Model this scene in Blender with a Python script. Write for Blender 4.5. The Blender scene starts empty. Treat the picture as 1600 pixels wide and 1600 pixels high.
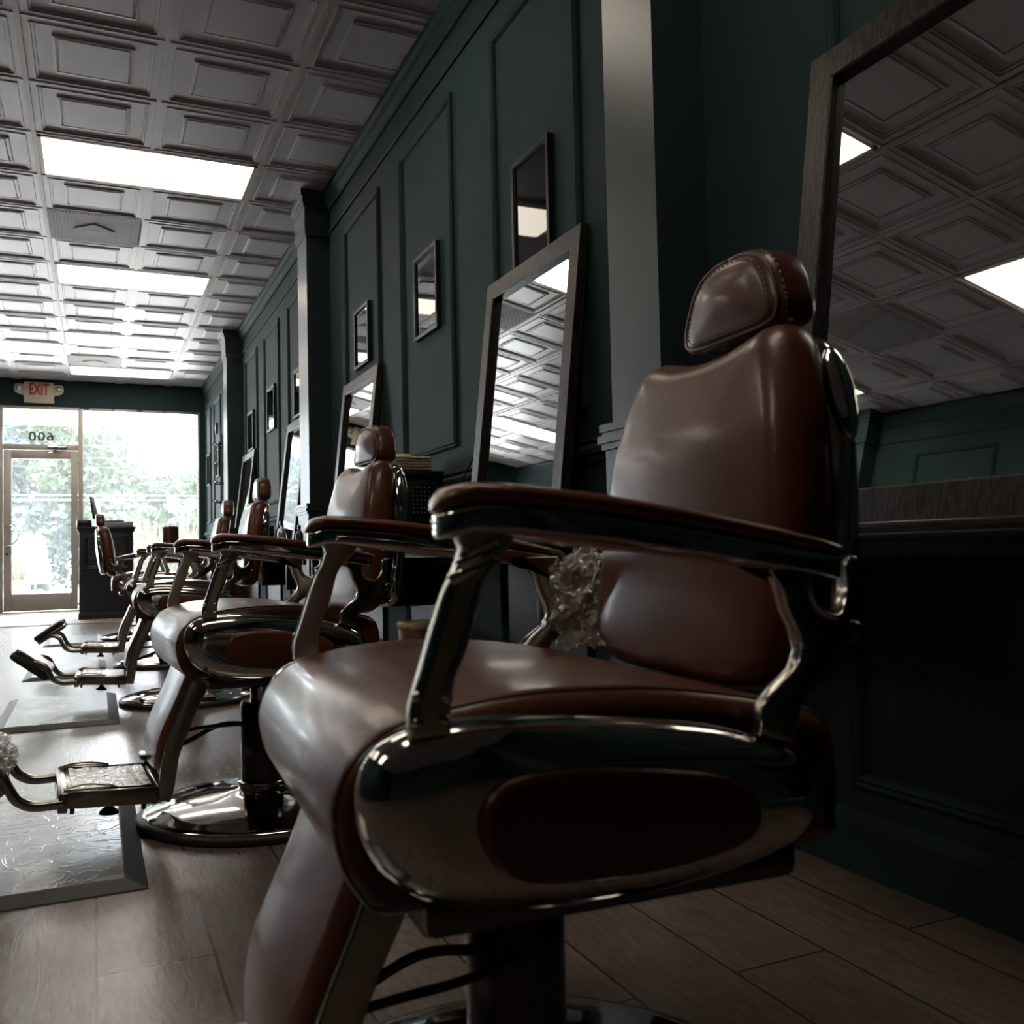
import bpy, bmesh, math, random
from math import sin, cos, pi, radians, sqrt
from mathutils import Vector, Matrix, noise
random.seed(7)
scene = bpy.context.scene
COL = scene.collection

# ------------------------------------------------------------------ camera
cam_d = bpy.data.cameras.new('camera')
cam = bpy.data.objects.new('camera', cam_d)
COL.objects.link(cam)
scene.camera = cam
cam_d.sensor_width = 36.0
cam_d.lens = 36.0 * 1451.8 / 1600.0
cam_d.clip_start = 0.02
YAW, PITCH, ROLL = .42218, .04084, -.02207
_f = Vector((sin(YAW)*cos(PITCH), cos(YAW)*cos(PITCH), sin(PITCH)))
_r = Vector((cos(YAW), -sin(YAW), 0))
_u = _r.cross(_f)
_r2 = cos(ROLL)*_r + sin(ROLL)*_u
_u2 = -sin(ROLL)*_r + cos(ROLL)*_u
mw = Matrix((( _r2.x, _u2.x, -_f.x, 0), (_r2.y, _u2.y, -_f.y, 0), (_r2.z, _u2.z, -_f.z, .66), (0, 0, 0, 1)))
cam.matrix_world = mw
cam_d.dof.use_dof = True
cam_d.dof.focus_distance = 2.6
cam_d.dof.aperture_fstop = 8.0

# ------------------------------------------------------------------ world, sun, exposure
w = bpy.data.worlds.new('sky')
scene.world = w
w.use_nodes = True
bg = w.node_tree.nodes['Background']
bg.inputs['Color'].default_value = (.86, .93, 1.0, 1)
bg.inputs['Strength'].default_value = 22.0
sun_d = bpy.data.lights.new('sun', 'SUN')
sun_d.energy = 32.0
sun_d.angle = radians(2)
sun_d.color = (1, .96, .88)
sun = bpy.data.objects.new('sun', sun_d)
sun.rotation_euler = (radians(22), 0, radians(-28))
COL.objects.link(sun)
scene.view_settings.view_transform = 'Standard'
scene.view_settings.look = 'None'
scene.view_settings.gamma = 1.0
scene.view_settings.use_curve_mapping = False
scene.view_settings.exposure = 0.18
LIGHT_ON = 5.0          # emission of the ceiling diffusers
try:
    scene.cycles.use_denoising = True
    scene.cycles.max_bounces = 10
    scene.cycles.diffuse_bounces = 4
    scene.cycles.glossy_bounces = 6
    scene.cycles.transparent_max_bounces = 16
    scene.cycles.sample_clamp_indirect = 8
    scene.cycles.caustics_reflective = False
    scene.cycles.caustics_refractive = False
except Exception:
    pass
def portal(name, x0, x1, z0, z1, y):
    d = bpy.data.lights.new(name, 'AREA'); d.shape = 'RECTANGLE'
    d.size = x1-x0; d.size_y = z1-z0
    d.cycles.is_portal = True
    o = bpy.data.objects.new(name, d)
    o.location = ((x0+x1)/2, y, (z0+z1)/2)
    o.rotation_euler = (radians(-90), 0, 0)
    COL.objects.link(o)
portal('portal_window', -3.2, 1.32, .1, 2.7, 13.72)

# ------------------------------------------------------------------ materials
def mat(name, col, rough=.5, metal=0, spec=.5, coat=0, coat_rough=.1, nscale=None, ncol=None, bump=0, bscale=80, sheen=0,
        stretch=(1, 1, 1), detail=4, bdist=.002, nlo=.35, nhi=.65, rvar=0):
    m = bpy.data.materials.new(name); m.use_nodes = True
    nt = m.node_tree; N = nt.nodes; L = nt.links
    b = N['Principled BSDF']
    b.inputs['Base Color'].default_value = (*col, 1)
    b.inputs['Roughness'].default_value = rough
    b.inputs['Metallic'].default_value = metal
    b.inputs['Specular IOR Level'].default_value = spec
    b.inputs['Coat Weight'].default_value = coat
    b.inputs['Coat Roughness'].default_value = coat_rough
    tc = N.new('ShaderNodeTexCoord'); mp = N.new('ShaderNodeMapping')
    L.new(tc.outputs['Object'], mp.inputs['Vector'])
    mp.inputs['Scale'].default_value = stretch
    if ncol:
        n = N.new('ShaderNodeTexNoise'); n.inputs['Scale'].default_value = nscale; n.inputs['Detail'].default_value = detail
        L.new(mp.outputs[0], n.inputs['Vector'])
        cr = N.new('ShaderNodeValToRGB')
        cr.color_ramp.elements[0].color = (*col, 1); cr.color_ramp.elements[0].position = nlo
        cr.color_ramp.elements[1].color = (*ncol, 1); cr.color_ramp.elements[1].position = nhi
        L.new(n.outputs['Fac'], cr.inputs[0]); L.new(cr.outputs[0], b.inputs['Base Color'])
        if rvar:
            mr = N.new('ShaderNodeMapRange'); mr.inputs['To Min'].default_value = rough-rvar; mr.inputs['To Max'].default_value = rough+rvar
            L.new(n.outputs['Fac'], mr.inputs['Value']); L.new(mr.outputs[0], b.inputs['Roughness'])
    if bump:
        n2 = N.new('ShaderNodeTexNoise'); n2.inputs['Scale'].default_value = bscale; n2.inputs['Detail'].default_value = 4
        L.new(mp.outputs[0], n2.inputs['Vector'])
        bp = N.new('ShaderNodeBump'); bp.inputs['Strength'].default_value = bump; bp.inputs['Distance'].default_value = bdist
        L.new(n2.outputs['Fac'], bp.inputs['Height']); L.new(bp.outputs[0], b.inputs['Normal'])
    return m

PAINT = mat('teal wall paint', (.024, .045, .047), .72, spec=.10, nscale=3, ncol=(.028, .051, .053), bump=.12, bscale=160)
PAINT_GL = mat('teal semi gloss trim paint', (.024, .042, .044), .36, spec=.5, nscale=3, ncol=(.028, .047, .049), bump=.1, bscale=160)
PAINT_DK = mat('dark navy paint', (.016, .020, .030), .45, bump=.1, bscale=120)
LEATHER = mat('brown leather', (.125, .036, .018), .36, spec=.32, coat=.25, coat_rough=.14, nscale=9, ncol=(.088, .024, .012), bump=.28, bscale=150, bdist=.0015, rvar=.05)
PIPING = mat('leather piping', (.075, .026, .013), .4, bump=.3, bscale=300, bdist=.001)
WOODARM = mat('brown arm pad', (.17, .048, .020), .33, spec=.4, coat=.3, coat_rough=.16, nscale=12, ncol=(.12, .034, .014), bump=.15, bscale=200, bdist=.001)
STITCH = mat('pale stitching', (.34, .22, .13), .7, bump=.2, bscale=400)
CHROME = mat('chrome', (.62, .60, .58), .07, metal=1, nscale=4, ncol=(.55, .53, .50), bump=.02, bscale=30)
CHROME_W = mat('worn chrome', (.42, .40, .35), .22, metal=1, nscale=30, ncol=(.34, .32, .27), bump=.2, bscale=220, bdist=.0008)
STEEL_DK = mat('dark steel', (.10, .09, .085), .25, metal=.9, bump=.05, bscale=90)
BLACK = mat('black plastic', (.010, .010, .012), .45, spec=.25, bump=.05, bscale=90)
RUBBER = mat('black rubber', (.018, .018, .020), .5, bump=.2, bscale=200)
MIRROR = mat('silvered glass', (.86, .90, .88), .015, metal=1, nscale=2, ncol=(.84, .88, .86))
ALU = mat('beige aluminium', (.50, .46, .42), .4, metal=.25, nscale=6, ncol=(.46, .42, .38))
WHITE_PL = mat('cream plastic', (.62, .57, .42), .4, nscale=20, ncol=(.58, .53, .38))
RED = mat('red lettering', (.55, .02, .015), .5, nscale=20, ncol=(.5, .018, .012))
CLEAR_LAMP = mat('lamp reflector', (.75, .75, .73), .15, metal=.7, bump=.3, bscale=60)
TOWEL = mat('cream terry', (.70, .62, .46), .95, nscale=60, ncol=(.56, .49, .35), bump=.9, bscale=350, bdist=.003)
BLUETAPE = mat('blue tape', (.03, .10, .20), .7, nscale=40, ncol=(.04, .12, .24))
GREYNUM = mat('dark vinyl', (.03, .03, .035), .5, nscale=40, ncol=(.035, .035, .04))
GLOBE = mat('milky globe', (.8, .82, .8), .3, nscale=4, ncol=(.76, .78, .78))
CONCRETE = mat('concrete', (.72, .70, .67), .85, nscale=1.5, ncol=(.64, .62, .59), bump=.2, bscale=20)
CARPAINT = mat('silver paint', (.70, .71, .73), .25, metal=.2, coat=.8, nscale=3, ncol=(.66, .67, .69))
CARGLASS = mat('car glass', (.05, .06, .07), .08, nscale=3, ncol=(.06, .07, .08))
TERRA = mat('pale terracotta', (.55, .33, .24), .8, nscale=8, ncol=(.48, .28, .20))
BARK = mat('bark', (.12, .09, .06), .9, nscale=14, ncol=(.18, .14, .10), bump=.6, bscale=30)
CUPLEATHER = mat('tan leather', (.16, .07, .03), .5, nscale=12, ncol=(.12, .05, .022), bump=.2, bscale=150)
PAPER1 = mat('grey print', (.30, .30, .30), .5, nscale=7, ncol=(.05, .05, .055), nlo=.42, nhi=.55)

def leaf_mat(name, a, b):
    m = mat(name, a, .6, nscale=3, ncol=b)
    nt = m.node_tree; N = nt.nodes; L = nt.links
    out = N['Material Output']; pr = N['Principled BSDF']
    tr = N.new('ShaderNodeBsdfTranslucent'); tr.inputs['Color'].default_value = (*[min(1, c*1.6) for c in a], 1)
    mx = N.new('ShaderNodeMixShader'); mx.inputs[0].default_value = .4
    L.new(pr.outputs[0], mx.inputs[1]); L.new(tr.outputs[0], mx.inputs[2]); L.new(mx.outputs[0], out.inputs['Surface'])
    return m
LEAF1 = leaf_mat('green leaves', (.032, .055, .018), (.017, .036, .018))
LEAF2 = leaf_mat('blue green leaves', (.016, .032, .028), (.010, .023, .022))
GRASS = leaf_mat('pale grass', (.080, .085, .034), (.052, .066, .026))

def wood_mat(name, a, b, rough, sc, dist):
    m = bpy.data.materials.new(name); m.use_nodes = True
    nt = m.node_tree; N = nt.nodes; L = nt.links; p = N['Principled BSDF']
    tc = N.new('ShaderNodeTexCoord'); mp = N.new('ShaderNodeMapping'); mp.inputs['Scale'].default_value = sc
    wv = N.new('ShaderNodeTexNoise'); wv.inputs['Scale'].default_value = 6; wv.inputs['Detail'].default_value = 6
    wv.inputs['Distortion'].default_value = dist
    cr = N.new('ShaderNodeValToRGB')
    cr.color_ramp.elements[0].color = (*a, 1); cr.color_ramp.elements[0].position = .44
    cr.color_ramp.elements[1].color = (*b, 1); cr.color_ramp.elements[1].position = .56
    L.new(tc.outputs['Object'], mp.inputs[0]); L.new(mp.outputs[0], wv.inputs['Vector'])
    L.new(wv.outputs['Fac'], cr.inputs[0]); L.new(cr.outputs[0], p.inputs['Base Color'])
    bp = N.new('ShaderNodeBump'); bp.inputs['Strength'].default_value = .35; bp.inputs['Distance'].default_value = .002
    L.new(wv.outputs['Fac'], bp.inputs['Height']); L.new(bp.outputs[0], p.inputs['Normal'])
    p.inputs['Roughness'].default_value = rough; p.inputs['Specular IOR Level'].default_value = .25
    return m
FRAMEWOOD = wood_mat('dark oak', (.034, .026, .021), (.010, .008, .006), .42, (14, 14, 3), 1.5)
SHELFWOOD = wood_mat('black stained wood', (.016, .013, .012), (.008, .006, .006), .3, (12, 2, 12), .8)

def floor_mat():
    m = bpy.data.materials.new('grey plank floor'); m.use_nodes = True
    nt = m.node_tree; N = nt.nodes; L = nt.links; p = N['Principled BSDF']
    tc = N.new('ShaderNodeTexCoord'); mp = N.new('ShaderNodeMapping'); mp.inputs['Rotation'].default_value = (0, 0, radians(90))
    br = N.new('ShaderNodeTexBrick'); br.inputs['Scale'].default_value = 1
    br.inputs['Brick Width'].default_value = 1.2; br.inputs['Row Height'].default_value = .18
    br.inputs['Mortar Size'].default_value = .0025; br.offset = .37
    br.inputs['Color1'].default_value = (.19, .145, .122, 1); br.inputs['Color2'].default_value = (.155, .120, .104, 1)
    br.inputs['Mortar'].default_value = (.05, .042, .04, 1)
    L.new(tc.outputs['Object'], mp.inputs[0]); L.new(mp.outputs[0], br.inputs['Vector'])
    m2 = N.new('ShaderNodeMapping'); m2.inputs['Scale'].default_value = (6, 1.1, 1); L.new(tc.outputs['Object'], m2.inputs[0])
    no = N.new('ShaderNodeTexNoise'); no.inputs['Scale'].default_value = 7; no.inputs['Detail'].default_value = 8; no.inputs['Distortion'].default_value = 2.0
    L.new(m2.outputs[0], no.inputs['Vector'])
    mx = N.new('ShaderNodeMix'); mx.data_type = 'RGBA'; mx.blend_type = 'MULTIPLY'; mx.inputs[0].default_value = .6
    cr = N.new('ShaderNodeValToRGB'); cr.color_ramp.elements[0].position = .35; cr.color_ramp.elements[0].color = (.6, .56, .54, 1)
    cr.color_ramp.elements[1].position = .65; cr.color_ramp.elements[1].color = (1.15, 1.12, 1.1, 1)
    L.new(no.outputs['Fac'], cr.inputs[0]); L.new(br.outputs[0], mx.inputs[6]); L.new(cr.outputs[0], mx.inputs[7])
    L.new(mx.outputs[2], p.inputs['Base Color'])
    p.inputs['Roughness'].default_value = .27; p.inputs['Specular IOR Level'].default_value = .95
    bp = N.new('ShaderNodeBump'); bp.inputs['Strength'].default_value = .25; bp.inputs['Distance'].default_value = .002
    L.new(no.outputs['Fac'], bp.inputs['Height']); L.new(bp.outputs[0], p.inputs['Normal'])
    return m
FLOOR = floor_mat()

def ribbed_mat():
    m = bpy.data.materials.new('ribbed beige entry carpet'); m.use_nodes = True
    nt = m.node_tree; N = nt.nodes; L = nt.links; p = N['Principled BSDF']
    tc = N.new('ShaderNodeTexCoord'); wv = N.new('ShaderNodeTexWave'); wv.inputs['Scale'].default_value = 11; wv.bands_direction = 'X'
    L.new(tc.outputs['Object'], wv.inputs['Vector'])
    cr = N.new('ShaderNodeValToRGB'); cr.color_ramp.elements[0].color = (.16, .13, .10, 1); cr.color_ramp.elements[1].color = (.42, .36, .29, 1)
    L.new(wv.outputs['Fac'], cr.inputs[0]); L.new(cr.outputs[0], p.inputs['Base Color'])
    p.inputs['Roughness'].default_value = .6
    bp = N.new('ShaderNodeBump'); bp.inputs['Strength'].default_value = .5; bp.inputs['Distance'].default_value = .004
    L.new(wv.outputs['Fac'], bp.inputs['Height']); L.new(bp.outputs[0], p.inputs['Normal'])
    return m
RIBBED = ribbed_mat()

def matmat():
    m = mat('grey rubber mat', (.14, .14, .165), .27, spec=.8, nscale=4, ncol=(.18, .18, .21))
    nt = m.node_tree; N = nt.nodes; L = nt.links; p = N['Principled BSDF']
    tc = N.new('ShaderNodeTexCoord')
    n0 = N.new('ShaderNodeTexNoise'); n0.inputs['Scale'].default_value = 9; n0.inputs['Distortion'].default_value = 3; n0.inputs['Detail'].default_value = 1
    L.new(tc.outputs['Object'], n0.inputs['Vector'])
    cr = N.new('ShaderNodeValToRGB')
    for i, (q, v) in enumerate(((.46, 0), (.5, 1), (.54, 0))):
        e = cr.color_ramp.elements[i] if i < 2 else cr.color_ramp.elements.new(q)
        e.position = q; e.color = (v, v, v, 1)
    L.new(n0.outputs['Fac'], cr.inputs[0])
    bp = N.new('ShaderNodeBump'); bp.inputs['Strength'].default_value = .3; bp.inputs['Distance'].default_value = .002
    L.new(cr.outputs[0], bp.inputs['Height']); L.new(bp.outputs[0], p.inputs['Normal'])
    return m
MATTOP = matmat()

def emboss_mat():
    m = mat('embossed chrome plate', (.70, .68, .66), .2, metal=1, nscale=20, ncol=(.6, .58, .56))
    nt = m.node_tree; N = nt.nodes; L = nt.links; p = N['Principled BSDF']
    tc = N.new('ShaderNodeTexCoord'); vo = N.new('ShaderNodeTexVoronoi'); vo.inputs['Scale'].default_value = 62; vo.feature = 'SMOOTH_F1'
    n0 = N.new('ShaderNodeTexNoise'); n0.inputs['Scale'].default_value = 35; n0.inputs['Distortion'].default_value = 2.5
    L.new(tc.outputs['Object'], n0.inputs['Vector']); L.new(n0.outputs['Color'], vo.inputs['Vector'])
    vo.inputs['Scale'].default_value = 9
    bp = N.new('ShaderNodeBump'); bp.inputs['Strength'].default_value = .6; bp.inputs['Distance'].default_value = .004
    L.new(vo.outputs['Distance'], bp.inputs['Height']); L.new(bp.outputs[0], p.inputs['Normal'])
    return m
EMBOSS = emboss_mat()
POSTM = mat('frosted metal with yellowish reflection tint', (.58, .54, .43), .42, metal=1, nscale=25, ncol=(.50, .46, .36), bump=.15, bscale=260, bdist=.0008)  # yellowish reflection on the arm posts put into the base colour

def ceil_mat():
    m = mat('painted pressed ceiling tile', (.60, .575, .61), .38, spec=.5, nscale=2.5, ncol=(.56, .535, .57), bump=.15, bscale=14, bdist=.004)
    return m
CEIL = ceil_mat()
TBAR = mat('ceiling grid bar', (.50, .44, .40), .45, nscale=5, ncol=(.46, .40, .36))
VENTM = mat('grey vent metal', (.42, .41, .41), .6, metal=0, nscale=8, ncol=(.37, .36, .36))

def emit_mat(name, col, s):
    m = bpy.data.materials.new(name); m.use_nodes = True
    nt = m.node_tree; N = nt.nodes; L = nt.links
    p = N['Principled BSDF']; p.inputs['Base Color'].default_value = (.8, .8, .78, 1)
    p.inputs['Emission Color'].default_value = (*col, 1); p.inputs['Emission Strength'].default_value = s
    no = N.new('ShaderNodeTexNoise'); no.inputs['Scale'].default_value = 60
    bp = N.new('ShaderNodeBump'); bp.inputs['Strength'].default_value = .1
    L.new(no.outputs['Fac'], bp.inputs['Height']); L.new(bp.outputs[0], p.inputs['Normal'])
    return m
DIFFUSER = emit_mat('prismatic light diffuser', (1, .89, .74), LIGHT_ON)

def glass_mat(name, haze, tint=(1, 1, 1)):
    m = bpy.data.materials.new(name); m.use_nodes = True
    nt = m.node_tree; N = nt.nodes; L = nt.links
    for n in list(N):
        if n.type == 'BSDF_PRINCIPLED': N.remove(n)
    out = N['Material Output']
    tr = N.new('ShaderNodeBsdfTransparent'); tr.inputs[0].default_value = (*tint, 1)
    gl = N.new('ShaderNodeBsdfGlossy'); gl.inputs['Roughness'].default_value = .02
    fr = N.new('ShaderNodeFresnel'); fr.inputs[0].default_value = 1.45
    m1 = N.new('ShaderNodeMixShader'); L.new(fr.outputs[0], m1.inputs[0]); L.new(tr.outputs[0], m1.inputs[1]); L.new(gl.outputs[0], m1.inputs[2])
    tl = N.new('ShaderNodeBsdfTranslucent'); tl.inputs[0].default_value = (.95, .97, 1, 1)
    no = N.new('ShaderNodeTexNoise'); no.inputs['Scale'].default_value = 1.3
    mr = N.new('ShaderNodeMapRange'); mr.inputs['To Min'].default_value = haze*.75; mr.inputs['To Max'].default_value = haze*1.25
    L.new(no.outputs['Fac'], mr.inputs['Value'])
    m2 = N.new('ShaderNodeMixShader'); L.new(mr.outputs[0], m2.inputs[0])
    L.new(m1.outputs[0], m2.inputs[1]); L.new(tl.outputs[0], m2.inputs[2]); L.new(m2.outputs[0], out.inputs['Surface'])
    return m
GLASS = glass_mat('dusty shopfront glass with haze veil', .032)  # milky haze mixed into the panes to pale the view outside
CLEAR = glass_mat('picture glass', .0)
def plastic_mat():
    m = bpy.data.materials.new('crumpled clear plastic'); m.use_nodes = True
    nt = m.node_tree; N = nt.nodes; L = nt.links; p = N['Principled BSDF']
    p.inputs['Base Color'].default_value = (.86, .83, .74, 1); p.inputs['Roughness'].default_value = .12
    p.inputs['Alpha'].default_value = .42; p.inputs['Specular IOR Level'].default_value = 1.0
    p.inputs['Coat Weight'].default_value = 1
    tc = N.new('ShaderNodeTexCoord'); vo = N.new('ShaderNodeTexVoronoi'); vo.inputs['Scale'].default_value = 42
    L.new(tc.outputs['Object'], vo.inputs['Vector'])
    bp = N.new('ShaderNodeBump'); bp.inputs['Strength'].default_value = 1; bp.inputs['Distance'].default_value = .01
    L.new(vo.outputs['Distance'], bp.inputs['Height']); L.new(bp.outputs[0], p.inputs['Normal']); L.new(bp.outputs[0], p.inputs['Coat Normal'])
    return m
PLASTIC = plastic_mat()

# ------------------------------------------------------------------ helpers
def link(name, bm, m, parent=None, smooth=True, loc=None, autosm=None):
    me = bpy.data.meshes.new(name)
    bmesh.ops.recalc_face_normals(bm, faces=bm.faces)
    bm.to_mesh(me); bm.free()
    me.materials.append(m)
    if smooth:
        me.polygons.foreach_set('use_smooth', [True]*len(me.polygons))
        if autosm:
            try: me.set_sharp_from_angle(angle=radians(autosm))
            except Exception: pass
    o = bpy.data.objects.new(name, me); COL.objects.link(o)
    if parent: o.parent = parent
    if loc: o.location = loc
    return o
def tag(o, label, cat, group=None, kind=None):
    o['label'] = label; o['category'] = cat
    if group: o['group'] = group
    if kind: o['kind'] = kind
    return o
def thing(name, label, cat, loc=(0, 0, 0), rz=0, group=None):
    o = bpy.data.objects.new(name, None); COL.objects.link(o)
    o.location = loc; o.rotation_euler = (0, 0, rz); o.empty_display_size = .1
    return tag(o, label, cat, group)
def struct(o, label=None, cat=None):
    o['kind'] = 'structure'
    if label: o['label'] = label; o['category'] = cat
    return o
def box(bm, x0, x1, y0, y1, z0, z1, bev=0, M=None):
    r = bmesh.ops.create_cube(bm, size=1)
    vs = r['verts']
    for v in vs:
        v.co = Vector(((x0+x1)/2+v.co.x*(x1-x0), (y0+y1)/2+v.co.y*(y1-y0), (z0+z1)/2+v.co.z*(z1-z0)))
    if bev:
        es = {e for v in vs for e in v.link_edges}
        rr = bmesh.ops.bevel(bm, geom=list(es), offset=bev, segments=2, profile=.5, affect='EDGES')
        vs = list({v for f in rr['faces'] for v in f.verts} | {v for v in vs if v.is_valid})
    if M is not None:
        for v in vs: v.co = M @ v.co
    return vs
def bmbox(*a, **k):
    bm = bmesh.new(); box(bm, *a, **k); return bm
def lathe(bm, prof, n=48, M=None, c=(0, 0, 0)):
    rings = []
    for r, z in prof:
        rings.append([bm.verts.new((c[0]+r*cos(2*pi*i/n), c[1]+r*sin(2*pi*i/n), c[2]+z)) for i in range(n)] if r > 1e-6 else [bm.verts.new((c[0], c[1], c[2]+z))])
    for a, b in zip(rings, rings[1:]):
        for i in range(n):
            j = (i+1) % n
            if len(a) == 1 and len(b) == 1: continue
            if len(a) == 1: bm.faces.new((a[0], b[i], b[j]))
            elif len(b) == 1: bm.faces.new((a[i], b[0], a[j]))
            else: bm.faces.new((a[i], b[i], b[j], a[j]))
    for R_ in (rings[0], rings[-1]):
        if len(R_) > 2:
            try: bm.faces.new(R_)
            except Exception: pass
    if M is not None:
        for R_ in rings:
            for v in R_: v.co = M @ v.co
    return bm
def tube(bm, pts, rad, n=10, flat=1.0, up=(0, 0, 1), caps=True):
    pts = [Vector(p) for p in pts]; up = Vector(up)
    rings = []
    for i, p in enumerate(pts):
        t = (pts[min(i+1, len(pts)-1)]-pts[max(i-1, 0)]).normalized()
        s = t.cross(up)
        if s.length < 1e-4: s = t.cross(Vector((1, 0, 0)))
        s.normalize(); q = s.cross(t)
        r = rad[i] if isinstance(rad, (list, tuple)) else rad
        rings.append([bm.verts.new(p+s*(r*cos(2*pi*k/n))+q*(r*flat*sin(2*pi*k/n))) for k in range(n)])
    for a, b in zip(rings, rings[1:]):
        for k in range(n): bm.faces.new((a[k], a[(k+1) % n], b[(k+1) % n], b[k]))
    if caps:
        bm.faces.new(rings[0]); bm.faces.new(rings[-1])
    return bm
def smooth_loop(pts, k=4):
    out = []; n = len(pts)
    for i in range(n):
        p0, p1, p2, p3 = [Vector(pts[(i+j-1) % n]) for j in range(4)]
        for s in range(k):
            t = s/k
            out.append(.5*((2*p1)+(-p0+p2)*t+(2*p0-5*p1+4*p2-p3)*t*t+(-p0+3*p1-3*p2+p3)*t**3))
    return [tuple(v) for v in out]
def smooth_path(pts, k=5):
    out = []; n = len(pts)
    for i in range(n-1):
        P = [Vector(pts[min(max(i+j-1, 0), n-1)]) for j in range(4)]
        for s in range(k):
            t = s/k
            out.append(.5*((2*P[1])+(-P[0]+P[2])*t+(2*P[0]-5*P[1]+4*P[2]-P[3])*t*t+(-P[0]+3*P[1]-3*P[2]+P[3])*t**3))
    out.append(Vector(pts[-1]))
    return [tuple(v) for v in out]
def inset_poly(pts, d):
    n = len(pts); A = sum(pts[i][0]*pts[(i+1) % n][1]-pts[(i+1) % n][0]*pts[i][1] for i in range(n))
    s = 1 if A > 0 else -1
    out = []
    for i in range(n):
        p = Vector(pts[i]); a = (p-Vector(pts[i-1])); b = (Vector(pts[(i+1) % n])-p)
        if a.length < 1e-9 or b.length < 1e-9: out.append(tuple(p)); continue
        a.normalize(); b.normalize()
        n1 = Vector((-a.y, a.x))*s; n2 = Vector((-b.y, b.x))*s
        m = n1+n2
        if m.length < .2: m = n1
        m.normalize(); c = max(.4, m.dot(n1))
        out.append(tuple(p+m*(d/c)))
    return out
AX = {'v': lambda a, b, c: (a, c, b), 'u': lambda a, b, c: (c, a, b), 'w': lambda a, b, c: (a, b, c)}
def radial(pts, d):
    cx = sum(p[0] for p in pts)/len(pts); cy = sum(p[1] for p in pts)/len(pts)
    m = min(sqrt((p[0]-cx)**2+(p[1]-cy)**2) for p in pts)
    return [(cx+(p[0]-cx)*(1-d/m), cy+(p[1]-cy)*(1-d/m)) for p in pts]
def pillow(bm, outline, a0, a1, r=.01, axis='v', seg=4, bulge0=0, bulge1=0, rings=4, fn=None, rad=False):
    """closed 2D outline extruded along an axis with rounded rims and optionally domed ends"""
    F = AX[axis]; L = []; inset_poly = radial if rad else globals()['inset_poly']
    cx = sum(p[0] for p in outline)/len(outline); cy = sum(p[1] for p in outline)/len(outline)
    def ring(pts, a):
        vs = []
        for p in pts:
            q = F(p[0], p[1], a)
            if fn: q = fn(*q)
            vs.append(bm.verts.new(q))
        return vs
    in0 = inset_poly(outline, r) if r else outline
    if bulge0:
        for k in range(1, rings):
            s = k/rings
            L.append(ring([(cx+(p[0]-cx)*s, cy+(p[1]-cy)*s) for p in in0], a0-bulge0*(1-s*s)))
    for k in range(seg+1 if r else 1):
        t = pi/2*k/seg if r else pi/2
        L.append(ring(inset_poly(outline, r*(1-sin(t))) if r else outline, a0+r*(1-cos(t))))
    for k in range(seg+1 if r else 1):
        t = pi/2*(1-k/seg) if r else pi/2
        L.append(ring(inset_poly(outline, r*(1-sin(t))) if r else outline, a1-r*(1-cos(t))))
    if bulge1:
        for k in range(rings-1, 0, -1):
            s = k/rings
            L.append(ring([(cx+(p[0]-cx)*s, cy+(p[1]-cy)*s) for p in in0], a1+bulge1*(1-s*s)))
    n = len(outline)
    for a, b in zip(L, L[1:]):
        for i in range(n): bm.faces.new((a[i], a[(i+1) % n], b[(i+1) % n], b[i]))
    bm.faces.new(L[0]); bm.faces.new(L[-1])
    return bm
def rrect(x0, x1, y0, y1, r, k=5):
    out = []
    for cx, cy, a in ((x1-r, y1-r, 0), (x0+r, y1-r, 90), (x0+r, y0+r, 180), (x1-r, y0+r, 270)):
        for i in range(k+1):
            t = radians(a+90*i/k); out.append((cx+r*cos(t), cy+r*sin(t)))
    return out
def dup(o, parent=None):
    c = o.copy(); COL.objects.link(c)
    if parent: c.parent = parent
    for ch in list(o.children): dup(ch, c)
    return c

# ------------------------------------------------------------------ room
XL, XR, YB, YF, H = -3.2, 1.4, -3.5, 13.55, 3.005
FY = 13.5                     # plane of the shop window
struct(link('floor', bmbox(XL-.1, XR+.1, YB-.1, 10.55, -.1, 0), FLOOR, smooth=False))
struct(link('floor_entry', bmbox(XL-.1, XR+.1, 10.55, YF+.15, -.1, .004), RIBBED, smooth=False))
struct(link('trim_1', bmbox(XL, XR, 10.53, 10.57, 0, .010, bev=.003), ALU))
struct(link('wall_right', bmbox(XR, XR+.12, YB-.1, YF+.15, 0, H+.2), PAINT, smooth=False))
struct(link('wall_left', bmbox(XL-.12, XL, YB-.1, YF+.15, 0, H+.2), PAINT, smooth=False))
struct(link('wall_back', bmbox(XL-.1, XR+.1, YB-.12, YB, 0, H+.2), PAINT, smooth=False))
bm = bmesh.new()
box(bm, XL, XR, FY-.04, FY+.12, 2.665, H+.2)          # header over door and window
box(bm, 1.325, XR, FY-.04, FY+.12, 0, 2.665)
box(bm, -.2, 1.33, FY-.02, FY+.10, 0, .16)
box(bm, XL, -1.14, FY-.02, FY+.10, 0, .16)
struct(link('wall_front', bm, PAINT, smooth=False))

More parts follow.
